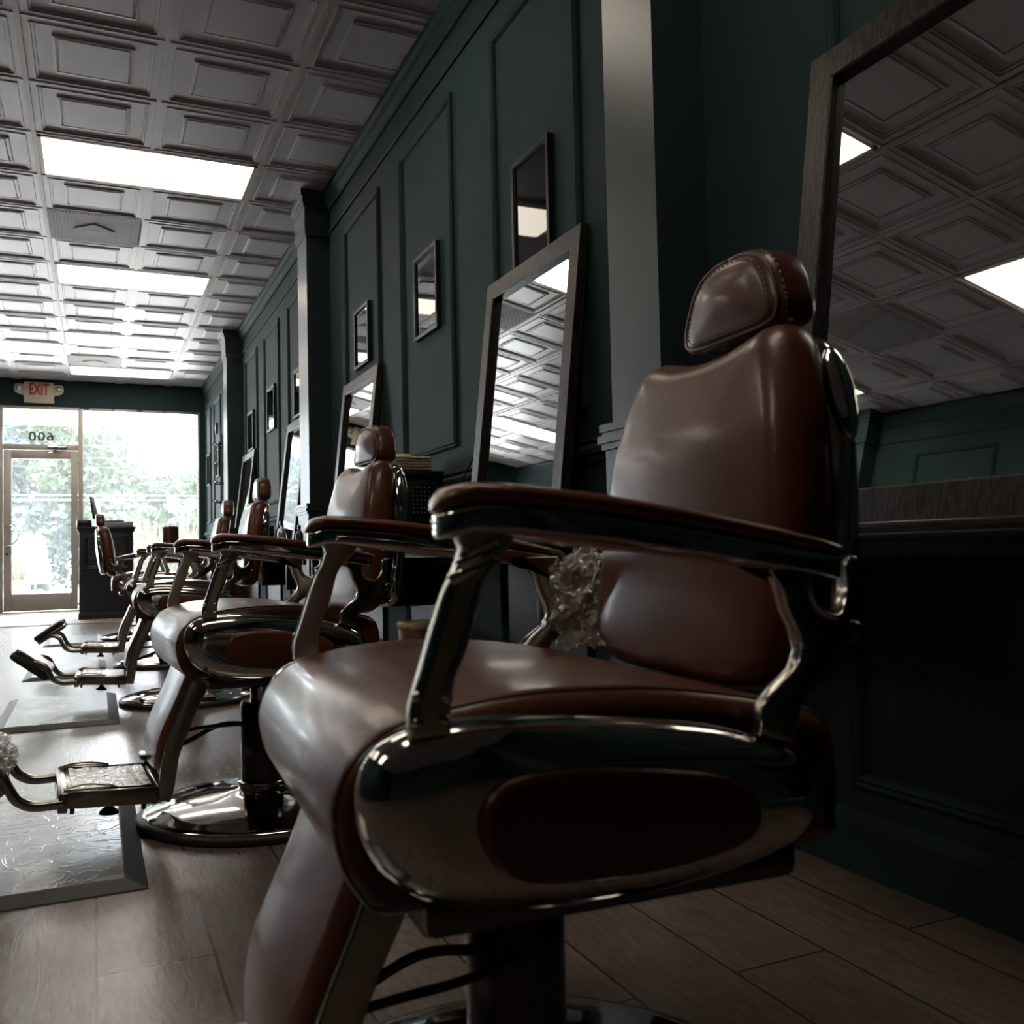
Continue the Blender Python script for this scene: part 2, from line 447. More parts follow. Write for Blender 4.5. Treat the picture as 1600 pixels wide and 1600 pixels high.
# ceiling of pressed coffered tiles
T = .6096; Y0 = 6.2373; X0 = -.3007
lights = []       # (x index pair start, row)
for r_ in (-1, 3, 7, 10, -5, -9): lights.append((0, r_))
for r_ in (-5, -1, 3, 7, -9): lights.append((-4, r_))  # rearmost panel of both columns is unseen, added as fill light
lights.append((-2, 8))
vents = [(0, 1), (0, 9), (-4, 5), (-3, -3)]
skip = {(i+d, r_) for i, r_ in lights for d in (0, 1)} | set(vents)
bm = bmesh.new()
PROF = [(0, 0), (.011, 0), (.0115, .003), (.040, .003), (.041, .0), (.048, .0), (.049, .005), (.062, .005), (.063, .008), (.130, .008),
        (.131, .003), (.142, .002), (.143, .0065), (.150, .0065), (.153, .002), (.17, .002)]
def clampx(x): return min(max(x, XL), XR-.045)
for i in range(-5, 3):
    for k in range(-16, 12):
        if (i, k) in skip: continue
        x0, x1 = X0+i*T, X0+(i+1)*T; y0, y1 = Y0+k*T, Y0+(k+1)*T
        if x0 > XR-.05: continue
        rings = []
        for d, z in PROF:
            rings.append([bm.verts.new((clampx(x), y, H+z*1.55)) for x, y in ((x0+d, y0+d), (x1-d, y0+d), (x1-d, y1-d), (x0+d, y1-d))])
        for a, b in zip(rings, rings[1:]):
            for j in range(4):
                f = [a[j], a[(j+1) % 4], b[(j+1) % 4], b[j]]
                bm.faces.new(f)
        bm.faces.new(rings[-1])
ceil = struct(link('ceiling', bm, CEIL, smooth=False))
bm = bmesh.new(); box(bm, XL-.1, XR+.1, YB-.1, YF+.15, H+.08, H+.2)
struct(link('ceiling_slab', bm, CEIL, smooth=False))
bm = bmesh.new()
for i in range(-4, 4, 2):
    x = X0+i*T; box(bm, x-.012, x+.012, YB, YF, H-.004, H+.006)
struct(link('trim_2', bm, TBAR, smooth=False))

LG = 'recessed ceiling lights'
LLAB = {(0, -1): 'lit ceiling panel nearest the camera, cut by the top of the picture', (0, 3): 'lit ceiling panel past the near diamond vent, second of its row',
        (0, 7): 'lit ceiling panel just before the far vent, third of its row', (0, 10): 'lit ceiling panel beyond the far vent, nearest the window',
        (-2, 8): 'lit ceiling panel above the exit sign in the row by the left edge'}
def ceiling_light(i, r_):
    x0, x1 = X0+i*T+.014, X0+(i+2)*T-.014; y0, y1 = Y0+r_*T+.014, Y0+(r_+1)*T-.014
    lab = LLAB.get((i, r_), 'lit ceiling panel over the room, seen only in the mirrors' if r_ > -9 else 'lit ceiling panel added out of view as fill light')
    t = thing('ceiling_light', lab, 'ceiling light', ((x0+x1)/2, (y0+y1)/2, H), 0, LG)
    hx, hy = (x1-x0)/2, (y1-y0)/2
    b = bmesh.new()
    for a in ((-hx, hx, -hy, -hy+.02), (-hx, hx, hy-.02, hy), (-hx, -hx+.02, -hy, hy), (hx-.02, hx, -hy, hy)):
        box(b, a[0], a[1], a[2], a[3], -.003, .03)
    link('frame', b, TBAR, t, smooth=False)
    b = bmbox(-hx+.018, hx-.018, -hy+.018, hy-.018, .004, .02)
    link('diffuser', b, DIFFUSER, t, smooth=False)
for i, r_ in lights: ceiling_light(i, r_)
VL = {(0, 1): 'grey ribbed ceiling vent with a raised diamond, near the bright panels', (0, 9): 'grey ribbed ceiling vent beyond the third light panel, toward the window',
      (-4, 5): 'plain grey ceiling vent seen in the tall mirror by the pilaster', (-3, -3): 'plain grey ceiling vent seen in the nearest mirror'}
for i, r_ in vents:
    x0, y0 = X0+i*T, Y0+r_*T
    t = thing('ceiling_vent', VL[(i, r_)], 'vent', (x0+T/2, y0+T/2, H), 0, 'ceiling vents')
    b = bmesh.new(); h = T/2-.012; n = 26
    for k in range(n):
        xa = -h+2*h*k/n; box(b, xa, xa+h/n*1.0, -h, h, -.001, .010)
    box(b, -h, h, -h, h, .006, .014)
    link('slat', b, VENTM, t, smooth=False)
    b = bmesh.new(); vs = []
    for rr, z in ((.14, .0), (.13, -.008), (.02, -.014)):
        vs.append([b.verts.new((rr*cos(pi/2*q), rr*sin(pi/2*q), z)) for q in range(4)])
    for a, c in zip(vs, vs[1:]):
        for q in range(4): b.faces.new((a[q], a[(q+1) % 4], c[(q+1) % 4], c[q]))
    b.faces.new(vs[-1])
    if (i, r_) in ((0, 1), (0, 9)): link('diamond', b, VENTM, t, smooth=False)
    else: b.free()

# pilasters, crown, frieze, chair rail, base board, panel mouldings
TRIM = [3]
def trim(bm, m=PAINT):
    o = struct(link('trim_%d' % TRIM[0], bm, m, smooth=False)); TRIM[0] += 1; return o
def profile_run(bm, prof, y0, y1, x, s):
    """prof: (out,z) points; runs along Y at wall x; s=-1 projects to -X"""
    A = [bm.verts.new((x+s*o, y0, z)) for o, z in prof]; B = [bm.verts.new((x+s*o, y1, z)) for o, z in prof]
    for i in range(len(prof)-1): bm.faces.new((A[i], A[i+1], B[i+1], B[i]))
    bm.faces.new(A); bm.faces.new(B)
RAIL = [(0, .925), (.012, .925), (.014, .94), (.03, .948), (.034, .962), (.026, .972), (.022, .978), (.03, .986), (.03, .996), (0, 1.0)]
CROWN = [(0, 2.885), (.012, 2.885), (.014, 2.90), (.03, 2.93), (.036, 2.96), (.05, 2.975), (.05, H), (0, H)]
FRIEZE = [(0, 2.735), (.010, 2.735), (.014, 2.745), (.010, 2.758), (0, 2.76)]
BASE = [(0, 0), (.018, 0), (.018, .10), (.012, .115), (.004, .125), (0, .125)]
BAYS = [(YB, -2.23), (-1.93, 1.855), (2.15, 5.90), (6.245, 9.90), (10.245, FY-.04)]
for wx, s in ((XR, -1), (XL, 1)):
    for y0, y1 in BAYS:
        for P in (RAIL, CROWN, FRIEZE):
            b = bmesh.new(); profile_run(b, P, y0, y1, wx, s); trim(b)
        b = bmesh.new(); profile_run(b, BASE, y0, y1, wx, s)
        o = struct(link('baseboard_%s' % ('right' if s < 0 else 'left'), b, PAINT, smooth=False))
def molding(bm, wx, s, y0, y1, z0, z1):
    prof = [(0, 0), (0, .010), (.006, .016), (.013, .012), (.019, .016), (.026, .012), (.032, .003), (.032, 0)]
    rings = []
    for d, h in prof:
        rings.append([bm.verts.new((wx+s*h, y, z)) for y, z in ((y0+d, z0+d), (y1-d, z0+d), (y1-d, z1-d), (y0+d, z1-d))])
    for a, b in zip(rings, rings[1:]):
        for j in range(4): bm.faces.new((a[j], a[(j+1) % 4], b[(j+1) % 4], b[j]))
PAN = [(2.52, 3.21), (3.65, 4.38), (4.76, 5.50), (6.62, 7.34), (7.73, 8.47), (8.87, 9.60), (10.55, 11.2), (11.65, 12.35), (12.7, 13.3),
       (.75, 1.45), (-.42, .33), (-1.6, -.85), (-3.3, -2.5)]
for wx, s in ((XR, -1), (XL, 1)):
    for y0, y1 in PAN:
        b = bmesh.new(); molding(b, wx, s, y0, y1, 1.10, 2.625); trim(b)
        b = bmesh.new(); molding(b, wx, s, y0, y1, .17, .64 if wx > 0 else .84); trim(b)
        b = bmesh.new(); xs = sorted((wx, wx+s*.003)); box(b, xs[0], xs[1], y0+.03, y1-.03, .20, .61 if wx > 0 else .81); trim(b, BLACK)
def pilaster(wx, s, y0, y1):
    b = bmesh.new()
    X = lambda o: wx+s*o
    xs = sorted((wx, X(.15))); box(b, xs[0], xs[1], y0+.03, y1-.03, 0, H)
    xs = sorted((wx, X(.163))); box(b, xs[0], xs[1], y0+.012, y1-.012, 0, .92)
    for z0, z1, o, e in ((.918, .935, .172, .006), (.935, .955, .180, -.002), (.955, .965, .170, .006), (.965, .985, .176, .002), (2.72, 2.76, .160, .014),
                         (2.76, 2.90, .164, .010), (2.90, 2.925, .172, .002), (2.925, 2.96, .180, -.006), (2.96, H, .192, -.018)):
        xs = sorted((wx, X(o))); box(b, xs[0], xs[1], y0+e, y1-e, z0, z1)
    xs = sorted((wx, X(.178))); box(b, xs[0], xs[1], y0, y1, 0, .13)
    return struct(link('wall_pilaster', b, PAINT_GL, smooth=False))
for y0, y1 in ((-2.23, -1.93), (1.855, 2.15), (5.90, 6.245), (9.90, 10.245)):
    pilaster(XR, -1, y0, y1); pilaster(XL, 1, y0, y1)

# ------------------------------------------------------------------ shop front
def bars(lst, y0=FY-.025, y1=FY+.035, bev=.004):
    b = bmesh.new()
    for x0, x1, z0, z1 in lst: box(b, x0, x1, y0, y1, z0, z1, bev=bev)
    return b
win = struct(link('window_1', bars([(-.2, -.14, 0, 2.665), (1.30, 1.33, .15, 2.665), (-.14, 1.30, 2.63, 2.665), (-.14, 1.30, .15, .20)]), ALU))
link('window_pane', bmbox(-.14, 1.30, FY, FY+.006, .2, 2.63), GLASS, win, smooth=False)
tr_ = struct(link('window_2', bars([(-1.14, -1.075, 0, 2.665), (-1.075, -.2, 2.625, 2.665), (-1.075, -.2, 2.095, 2.165)]), ALU))
link('window_pane', bmbox(-1.075, -.2, FY, FY+.006, 2.165, 2.625), GLASS, tr_, smooth=False)
w3 = struct(link('window_added_3', bars([(XL, XL+.05, .15, 2.665), (-3.15, -1.14, 2.625, 2.665), (-3.15, -1.14, .15, .2)]), ALU))  # unseen window left of the door, added to let in daylight
link('window_pane', bmbox(-3.15, -1.14, FY, FY+.006, .2, 2.625), GLASS, w3, smooth=False)
# street number on the transom (read from outside)
def text(name, body, size, m, parent, loc, rot, depth=.002, scale=(1, 1, 1), bold=0):
    c = bpy.data.curves.new(name, 'FONT'); c.body = body; c.size = size; c.extrude = depth; c.align_x = 'CENTER'; c.align_y = 'CENTER'
    c.offset = bold; c.space_character = 1.12 if body == '600' else 1.0
    tmp = bpy.data.objects.new('tmp', c); COL.objects.link(tmp)
    dg = bpy.context.evaluated_depsgraph_get(); dg.update()
    me = bpy.data.meshes.new_from_object(tmp.evaluated_get(dg)); bpy.data.objects.remove(tmp)
    me.materials.clear(); me.materials.append(m)
    o = bpy.data.objects.new(name, me); COL.objects.link(o)
    o.location = loc; o.rotation_euler = rot; o.scale = scale
    if parent: o.parent = parent
    return o
n6 = text('street_number', '600', .155, GREYNUM, tr_, (-.635, FY-.004, 2.268), (radians(90), 0, radians(180)), .001, (1.2, 1, 1), .0025)
# door
door = struct(link('door_1', bars([(-1.07, -.975, .012, 2.09), (-.29, -.205, .012, 2.09), (-.975, -.29, 1.975, 2.09), (-.975, -.29, .012, .235)], FY-.03, FY+.02), ALU))
link('glass_panel', bmbox(-.975, -.29, FY-.008, FY-.002, .235, 1.975), GLASS, door, smooth=False)
b = bmesh.new()
tube(b, smooth_path([(-1.035, FY-.03, 1.115), (-1.035, FY-.085, 1.115), (-.97, FY-.09, 1.10), (-.905, FY-.09, 1.035), (-.893, FY-.09, .985), (-.915, FY-.09, .92), (-.98, FY-.09, .865), (-1.035, FY-.085, .85), (-1.035, FY-.03, .85)]), .010, 8)
link('door_handle', b, CHROME, door)
b = bmesh.new(); lathe(b, [(0, 0), (.018, 0), (.018, .012), (0, .014)], 16, Matrix.Translation((-1.03, FY-.03, .75)) @ Matrix.Rotation(radians(90), 4, 'X'))
link('lock', b, STEEL_DK, door)
b = bmesh.new(); box(b, -.56, -.335, FY-.075, FY-.03, 2.105, 2.15, bev=.006)
tube(b, [(-.45, FY-.06, 2.10), (-.45, FY-.10, 2.085), (-.55, FY-.20, 2.05), (-.42, FY-.06, 2.075)], .009, 6)
link('door_closer', b, CHROME, door)
# painters tape
for k, (x, z, a, h_) in enumerate(((-.172, 2.66, .03, .03), (-.105, 2.655, .075, .028), (.22, 2.655, .018, .03), (.56, 2.652, .075, .03), (.87, 2.65, .018, .035), (1.27, 2.655, .08, .03))):
    o = link('painters_tape', bmbox(-a/2, a/2, -.0015, .0015, -h_/2, h_/2), BLUETAPE, smooth=False, loc=(x, FY-.0275, z))
    tag(o, ('scrap of blue tape over the mullion between door and window', 'blue tape strip at the left end of the window head', 'narrow blue tape mark left of the window head centre',
            'blue tape strip near the middle of the window head', 'narrow blue tape mark right of the window head centre', 'blue tape strip at the right end of the window head')[k], 'tape', 'blue tape strips on the window head')
# exit sign
ex = thing('exit_sign', 'cream emergency exit sign with red letters and two lamp heads above door', 'exit sign', (-.657, FY-.04, 2.70))
b = bmesh.new(); box(b, -.175, .175, -.075, 0, 0, .265, bev=.010); link('housing', b, WHITE_PL, ex, autosm=40)
b = bmesh.new(); box(b, -.175, .175, -.082, -.068, -.004, .02, bev=.004); link('lower_lip', b, WHITE_PL, ex, autosm=40)
text('lettering', 'EXIT', .205, RED, ex, (-.0, -.077, .165), (radians(90), 0, 0), .002, (.56, 1, 1), .006)
for s in (-1, 1):
    b = bmesh.new()
    pillow(b, [(s*.17, .09), (s*.17, .23), (s*.22, .245), (s*.275, .235), (s*.29, .19), (s*.28, .135), (s*.23, .105)], -.06, -.01, .01, 'v')
    arm = link('lamp_head', b, WHITE_PL, ex, autosm=50)
    b = bmesh.new(); lathe(b, [(0, 0), (.030, .0), (.038, .012), (.040, .02), (0, .024)], 20, Matrix.Translation((s*.228, -.055, .185)) @ Matrix.Rotation(radians(90), 4, 'X'))
    link('lens', b, CLEAR_LAMP, arm)

# ------------------------------------------------------------------ barber chair
CG = 'barber chairs in a row along the mirror wall'
def make_chair():
    t = thing('barber_chair', 'x', 'barber chair', (0, 0, 0), 0, CG)
    # base
    b = bmesh.new(); lathe(b, [(.300, 0), (.318, .003), (.320, .014), (.312, .022), (.300, .024), (.29, .024)], 72); link('base_rim', b, RUBBER, t)
    b = bmesh.new()
    lathe(b, [(.306, .012), (.306, .022), (.298, .027), (.286, .029), (.27, .034), (.235, .042), (.19, .049), (.15, .053), (.11, .056), (.085, .060), (.072, .065), (.066, .070), (.060, .072), (.0, .072)], 96)
    link('base', b, CHROME, t, autosm=60)
    b = bmesh.new()
    lathe(b, [(.055, .066), (.055, .07), (.055, .08), (.055, .09), (.055, .275), (.051, .285), (.0, .285)], 48, c=(.012, 0, 0))
    col_ = link('column', b, STEEL_DK, t, autosm=50)
    b = bmesh.new(); lathe(b, [(.062, .070), (.064, .073), (.064, .080), (.059, .083), (.052, .083)], 48, c=(.012, 0, 0)); link('collar', b, CHROME, col_)
    b = bmesh.new(); lathe(b, [(.030, .28), (.030, .37), (0, .37)], 32, c=(.012, 0, 0)); link('piston', b, CHROME, t, autosm=50)
    b = bmesh.new(); tube(b, smooth_path([(.05, .0, .225), (.12, -.01, .228), (.20, -.02, .192), (.27, -.02, .175)]), .0065, 8)
    pillow(b, rrect(.25, .31, -.05, .01, .01), .165, .178, .004, 'w')
    lv = link('pump_lever', b, STEEL_DK, t)
    b = bmesh.new(); tube(b, smooth_path([(.03, .05, .235), (.10, .10, .245), (.18, .12, .249), (.23, .12, .244)]), .005, 8); link('recline_lever', b, STEEL_DK, t)
    # frame below the seat
    b = bmesh.new(); box(b, -.17, .19, -.262, .262, .352, .392, bev=.012); box(b, -.07, .09, -.09, .09, .335, .36, bev=.008)
    link('seat_frame', b, STEEL_DK, t, autosm=40)
    # seat
    so = smooth_loop([(.257, .452), (.254, .474), (.243, .496), (.218, .518), (.182, .530), (.129, .538), (.061, .541), (-.04, .535), (-.14, .518), (-.20, .500), (-.222, .47),
                      (-.222, .40), (-.20, .38), (0, .376), (.18, .376), (.222, .380), (.240, .398), (.251, .420)], 4)
    def seatfn(x, y, z):
        k = 1-(y/.262)**2
        if z > .45: z += .008*k*min(1, (z-.45)/.05)
        if x > .2: x += .004*k
        return (x, y, z)
    b = bmesh.new(); pillow(b, so, -.262, .262, .022, 'v', 5, fn=seatfn)
    n = 0
    seat = link('seat', b, LEATHER, t)
    for s in (-1, 1):
        b = bmesh.new(); pp = [(x, s*.247, z) for x, z in inset_poly(so, .0035)]
        pp = [seatfn(*p) for p in pp]
        tube(b, pp+[pp[0]], .0042, 6, up=(0, 1, 0)); link('piping', b, PIPING, seat)
    # side panels
    po = smooth_loop([(.253, .470), (.249, .492), (.235, .511), (.210, .522), (.180, .5265), (.130, .528), (.060, .523), (0, .516), (-.065, .506), (-.125, .489), (-.158, .474), (-.178, .452),
                      (-.178, .425), (-.16, .40), (-.12, .383), (-.05, .373), (.04, .369), (.12, .374), (.185, .388), (.228, .412), (.248, .442)], 3)
    po = [(.15+(p[0]-.15)*.92 if p[0] > .15 else p[0], p[1]) for p in po]
    pd = smooth_loop([(.158, .452), (.150, .474), (.128, .486), (.08, .488), (.01, .481), (-.055, .469), (-.086, .452), (-.096, .432), (-.085, .412), (-.04, .401), (.04, .397), (.11, .403), (.146, .422)], 4)
    for s in (1, -1):
        b = bmesh.new()
        def pf(x, y, z, s=s): return (x, s*y, z)
        rings = []
        def ring(pts, y): return [b.verts.new((p[0], s*y, p[1])) for p in pts]
        seq = [(0, .262), (0, .270), (.001, .277), (.004, .285), (.010, .292), (.018, .2975), (.028, .3015), (.037, .3035)]
        for d, y in seq: rings.append(ring(inset_poly(po, d) if d else po, y))
        for k in (.85, .6, .3):
            cx, cy = .035, .447; ip = inset_poly(po, .037)
            rings.append(ring([(cx+(p[0]-cx)*k, cy+(p[1]-cy)*k) for p in ip], .3035+.0015*(1-k)))
        nn = len(po)
        for a, c in zip(rings, rings[1:]):
            for i in range(nn): b.faces.new((a[i], a[(i+1) % nn], c[(i+1) % nn], c[i]))
        b.faces.new(rings[0]); b.faces.new(rings[-1])
        sp = link('side_panel', b, CHROME, t)
        b = bmesh.new(); pillow(b, pd, .296, .314, .010, 'v', 5, bulge1=.006, fn=pf); q = link('side_pad', b, LEATHER, sp); q['label'] = 'brown leather pad set in the chrome side'
    # front posts
    Lp = [(.207, .521), (.207, .529), (.206, .545), (.197, .571), (.188, .600), (.178, .628), (.168, .648), (.163, .662), (.169, .675), (.186, .684)]
    Rp = [(.120, .672), (.124, .662), (.131, .654), (.143, .643), (.149, .632), (.156, .606), (.163, .584), (.172, .565), (.175, .546), (.175, .521)]
    for s in (1, -1):
        b = bmesh.new()
        def pf(x, y, z, s=s): return (x, s*y, z)
        pillow(b, Lp+Rp, .280, .298, .003, 'v', 3, fn=pf)
        p_ = link('arm_post', b, POSTM, t, autosm=45)
        b = bmesh.new()
        for e, off in ((Lp[1:8], -.0035), (list(reversed(Rp))[1:8], .0035)):
            tube(b, smooth_path([(x+off, s*.296, z) for x, z in e], 3), .0046, 8, up=(0, 1, 0))
        link('post_bead', b, CHROME, p_)
        b = bmesh.new()
        for dz in (0, .011):
            tube(b, [(.174-dz*.6, s*.2975, .637+dz), (.140-dz*.3, s*.2975, .655+dz*1.0)], .0055, 8)
        link('post_collar', b, CHROME, p_)
        for x, z in ((.202, .552), (.202, .533), (.180, .552), (.180, .533)):
            b = bmesh.new(); bmesh.ops.create_uvsphere(b, u_segments=10, v_segments=6, radius=.0045, matrix=Matrix.Translation((x, s*.298, z)))
            link('rivet', b, CHROME, p_)
    # arm rests
    TOP = [(.205, .694, .006), (.201, .702, .016), (.192, .709, .026), (.172, .7125, .034), (.13, .711, .037), (.051, .703, .0375), (-.03, .691, .036), (-.10, .678, .031), (-.155, .666, .026), (-.186, .659, .016), (-.196, .653, .005)]
    BOT = [(.205, .690), (.201, .6885), (.192, .690), (.172, .694), (.13, .6925), (.051, .684), (-.03, .672), (-.10, .661), (-.155, .653), (-.186, .648), (-.196, .647)]
    TOP = [(.13+(x-.13)*.78 if x > .13 else x, z, h_) for x, z, h_ in TOP]; BOT = [(.13+(x-.13)*.78 if x > .13 else x, z) for x, z in BOT]
    for s in (1, -1):
        b = bmesh.new(); rings = []
        for (x, zt, hw), (_, zb) in zip(TOP, BOT):
            zc, hh = (zt+zb)/2, (zt-zb)/2; vs = []
            for k in range(16):
                a = 2*pi*k/16; ca, sa = cos(a), sin(a)
                vs.append(b.verts.new((x, s*.299+hw*(abs(ca)**.7)*(1 if ca >= 0 else -1), zc+hh*(abs(sa)**.75)*(1 if sa >= 0 else -1))))
            rings.append(vs)
        for a, c in zip(rings, rings[1:]):
            for k in range(16): b.faces.new((a[k], a[(k+1) % 16], c[(k+1) % 16], c[k]))
        b.faces.new(rings[0]); b.faces.new(rings[-1])
        ar = link('armrest', b, WOODARM, t); ar['label'] = 'brown padded armrest'
        # chrome tray below
        b = bmesh.new()
        ol = [(x, hw-.004) for x, _, hw in TOP[1:-1]]
        loop = [(x, y) for x, y in ol]+[(x, -y) for x, y in reversed(ol)]
        def zt_(x):
            P = [(bx, bz) for bx, bz in BOT]
            for (a0, z0), (a1, z1) in zip(P, P[1:]):
                if a1 <= x <= a0: return z1+(z0-z1)*(x-a1)/(a0-a1+1e-9)
            return P[0][1] if x > P[0][0] else P[-1][1]
        def tf(x, y, z, s=s): return (x, s*.299+y, zt_(x)+z)
        pillow(b, smooth_loop(loop, 2), -.020, .001, .004, 'w', 3, fn=tf)
        link('arm_tray', b, CHROME, ar, autosm=50)
        # rear bracket
        br = [(-.088, .650), (-.118, .646), (-.130, .636), (-.138, .622), (-.144, .600), (-.153, .583), (-.158, .564), (-.151, .548), (-.133, .535), (-.115, .518), (-.111, .492), (-.145, .482),
              (-.154, .508), (-.163, .524), (-.197, .542), (-.226, .562), (-.244, .594), (-.250, .625), (-.247, .642), (-.229, .642), (-.228, .618), (-.216, .599), (-.196, .592), (-.178, .600), (-.170, .616), (-.170, .636), (-.176, .650)]
        b = bmesh.new(); pillow(b, [(x, z) for x, z in br], .272, .290, .004, 'v', 3, fn=lambda x, y, z, s=s: (x, s*(y-(max(0, (-.2-x))*.7)), z))
        rb = link('rear_bracket', b, CHROME_W, t, autosm=45)
        b = bmesh.new()
        ub = [(-.229, .642), (-.228, .618), (-.216, .599), (-.196, .592), (-.178, .600), (-.170, .616), (-.170, .640)]
        tube(b, smooth_path([(x, s*(.290-(max(0, (-.2-x))*.7)), z) for x, z in ub], 4), .0032, 6, up=(0, 1, 0))
        eb = [(-.120, .642), (-.138, .620), (-.144, .600), (-.153, .583), (-.158, .564), (-.151, .548), (-.133, .535), (-.115, .518), (-.112, .494)]
        tube(b, smooth_path([(x-.002, s*.289, z) for x, z in eb], 4), .0034, 6, up=(0, 1, 0))
        link('bracket_bead', b, CHROME, rb)
        b = bmesh.new()
        bmesh.ops.create_uvsphere(b, u_segments=16, v_segments=10, radius=.011, matrix=Matrix.Translation((-.240, s*.262, .575)))
        link('hinge_knob', b, STEEL_DK, rb)
        b = bmesh.new(); bmesh.ops.create_uvsphere(b, u_segments=16, v_segments=10, radius=.008, matrix=Matrix.Translation((-.240, s*.262, .640)))
        link('hinge_knob', b, STEEL_DK, rb)
    # back rest
    half = [(.0, .896), (.05, .899), (.095, .906), (.125, .907), (.148, .895), (.166, .868), (.183, .825), (.196, .775), (.206, .71), (.211, .64), (.209, .58), (.198, .535), (.167, .511), (.11, .503), (.0, .502)]
    bo = [(a, z) for a, z in half]+[(-a, z) for a, z in reversed(half[1:-1])]
    bo = smooth_loop(bo, 3)
    def bf(x, y, z):
        k = max(0, 1-(abs(y)/.2)**2)
        zz = (z-.5)/.41
        x2 = x-.225-.13*(z-.55)-.035*max(0, zz-.7)
        if x > 0: x2 += .010*k*(1-abs(2*zz-1)**2)
        if z > .87: z += -.010*max(0, 1-(y/.12)**2)*(z-.87)/.04
        return (x2, y, z)
    b = bmesh.new(); pillow(b, bo, -.040, .035, .033, 'u', 6, bulge1=.004, rings=6, fn=bf)
    bk = link('backrest', b, LEATHER, t)
    b = bmesh.new(); sh = inset_poly(bo, .012)
    def bf2(x, y, z): return (x-.225-.10*(z-.55)-.005, y, z)
    pillow(b, sh, -.082, -.036, .022, 'u', 5, bulge0=.012, rings=5, fn=bf2)
    shell = link('back_shell', b, CHROME, t)
    for s in (1, -1):
        b = bmesh.new()
        bmesh.ops.create_uvsphere(b, u_segments=20, v_segments=14, radius=1)
        for v in b.verts: v.co = Vector((-.318+v.co.x*.018-.10*(v.co.z*.055), s*.168+v.co.y*.014-s*.02*v.co.z, .825+v.co.z*.055))
        link('shell_boss', b, CHROME, shell)
    # stitching up the side seam of the backrest is part of the head cushion detail
    hh = [(0, 1.014), (.035, 1.012), (.066, 1.002), (.088, .980), (.101, .950), (.106, .928), (.098, .910), (.06, .905), (0, .905)]
    ho = smooth_loop(hh+[(-p, z) for p, z in reversed(hh[1:-1])], 3)
    def hf(x, y, z): return (x-.05*(z-.95), y, z)
    b = bmesh.new(); pillow(b, ho, -.342, -.274, .020, 'u', 6, bulge0=.003, bulge1=.006, rings=6, fn=hf, rad=True)
    hd = link('headrest', b, LEATHER, t)
    b = bmesh.new(); sp_ = radial(ho, .0042)
    pp = [hf(-.2815, y, z) for y, z in sp_]; tube(b, pp+[pp[0]], .0030, 6, up=(1, 0, 0))
    link('seam', b, PIPING, hd)
    b = bmesh.new()
    for off, ins in ((-.288, .0006), (-.2762, .0098)):
        ip = radial(ho, ins)
        for i in range(len(ip)):
            p0 = Vector(hf(off, *ip[i])); p1 = Vector(hf(off, *ip[(i+1) % len(ip)]))
            d = p1-p0; n_ = max(1, int(d.length/.006))
            for k in range(n_):
                tube(b, [p0+d*(k/n_), p0+d*((k+.6)/n_)], .0009, 4, up=(1, 0, 0))
    link('stitching', b, STITCH, hd)
    for s in (1, -1):
        b = bmesh.new(); tube(b, [(-.305, s*.045, .86), (-.318, s*.045, .93)], .007, 8); link('headrest_rod', b, CHROME, hd)
    # calf rest
    Cf = [(.214, .392), (.238, .331), (.262, .278), (.279, .236), (.289, .180), (.287, .165)]
    b = bmesh.new()
    hwz = lambda z: .150 if z > .20 else .150-.040*min(1, (max(0, .20-z)/.045)**1.3)
    rows = smooth_path([(x, z) for x, z in Cf], 4)
    grid = []
    for (x, z) in rows:
        row = []
        n = 18; hw = hwz(z)
        for i in range(n+1):
            y = -hw+2*hw*i/n; e = max(0, min(1, (hw-abs(y))/.018)); d = .014*(1-(1-e)**2)**.5
            row.append(b.verts.new((x-.014+d+.006*(1-(y/hw)**2), y, z-.004)))
        grid.append(row)
    for a, c in zip(grid, grid[1:]):
        for i in range(len(a)-1): b.faces.new((a[i], a[i+1], c[i+1], c[i]))
    # back skin
    back = [[b.verts.new((x-.032, v.co.y, z-.01)) for v in row] for (x, z), row in zip(rows, grid)]
    for a, c in zip(back, back[1:]):
        for i in range(len(a)-1): b.faces.new((a[i], c[i], c[i+1], a[i+1]))
    for g, k in ((grid, back),):
        for i in range(len(rows)-1):
            b.faces.new((g[i][0], g[i+1][0], k[i+1][0], k[i][0])); b.faces.new((g[i][-1], k[i][-1], k[i+1][-1], g[i+1][-1]))
        for i in range(len(g[0])-1):
            b.faces.new((g[0][i], k[0][i], k[0][i+1], g[0][i+1])); b.faces.new((g[-1][i], g[-1][i+1], k[-1][i+1], k[-1][i]))
    cr = link('calf_rest', b, LEATHER, t)
    Rf = [(.283, .098), (.262, .092), (.254, .108), (.240, .196), (.222, .243), (.200, .296), (.165, .366)]
    for s in (1, -1):
        ol = [(.205, .385), (.226, .331), (.250, .278), (.268, .236), (.280, .180), (.286, .130)]+Rf
        b = bmesh.new(); pillow(b, ol, .149, .163, .003, 'v', 3, fn=lambda x, y, z, s=s: (x, s*y, z)); link('side_rail', b, CHROME_W, cr, autosm=40)
    b = bmesh.new(); box(b, .255, .285, -.15, .15, .095, .125, bev=.003)
    link('hinge_bar', b, CHROME_W, cr)
    # foot platform
    Mp = Matrix.Translation((.285, 0, .110)) @ Matrix.Rotation(radians(-4), 4, 'Y')
    b = bmesh.new(); box(b, .0, .205, -.145, .145, -.012, .014, bev=.004, M=Mp)
    box(b, .19, .210, -.152, .152, -.028, .016, bev=.003, M=Mp)
    for y in (-.148, .136): box(b, 0, .205, y, y+.012, -.020, .018, bev=.003, M=Mp)
    pl = link('foot_platform', b, CHROME_W, t, autosm=40)
    b = bmesh.new(); n = 40; g = []
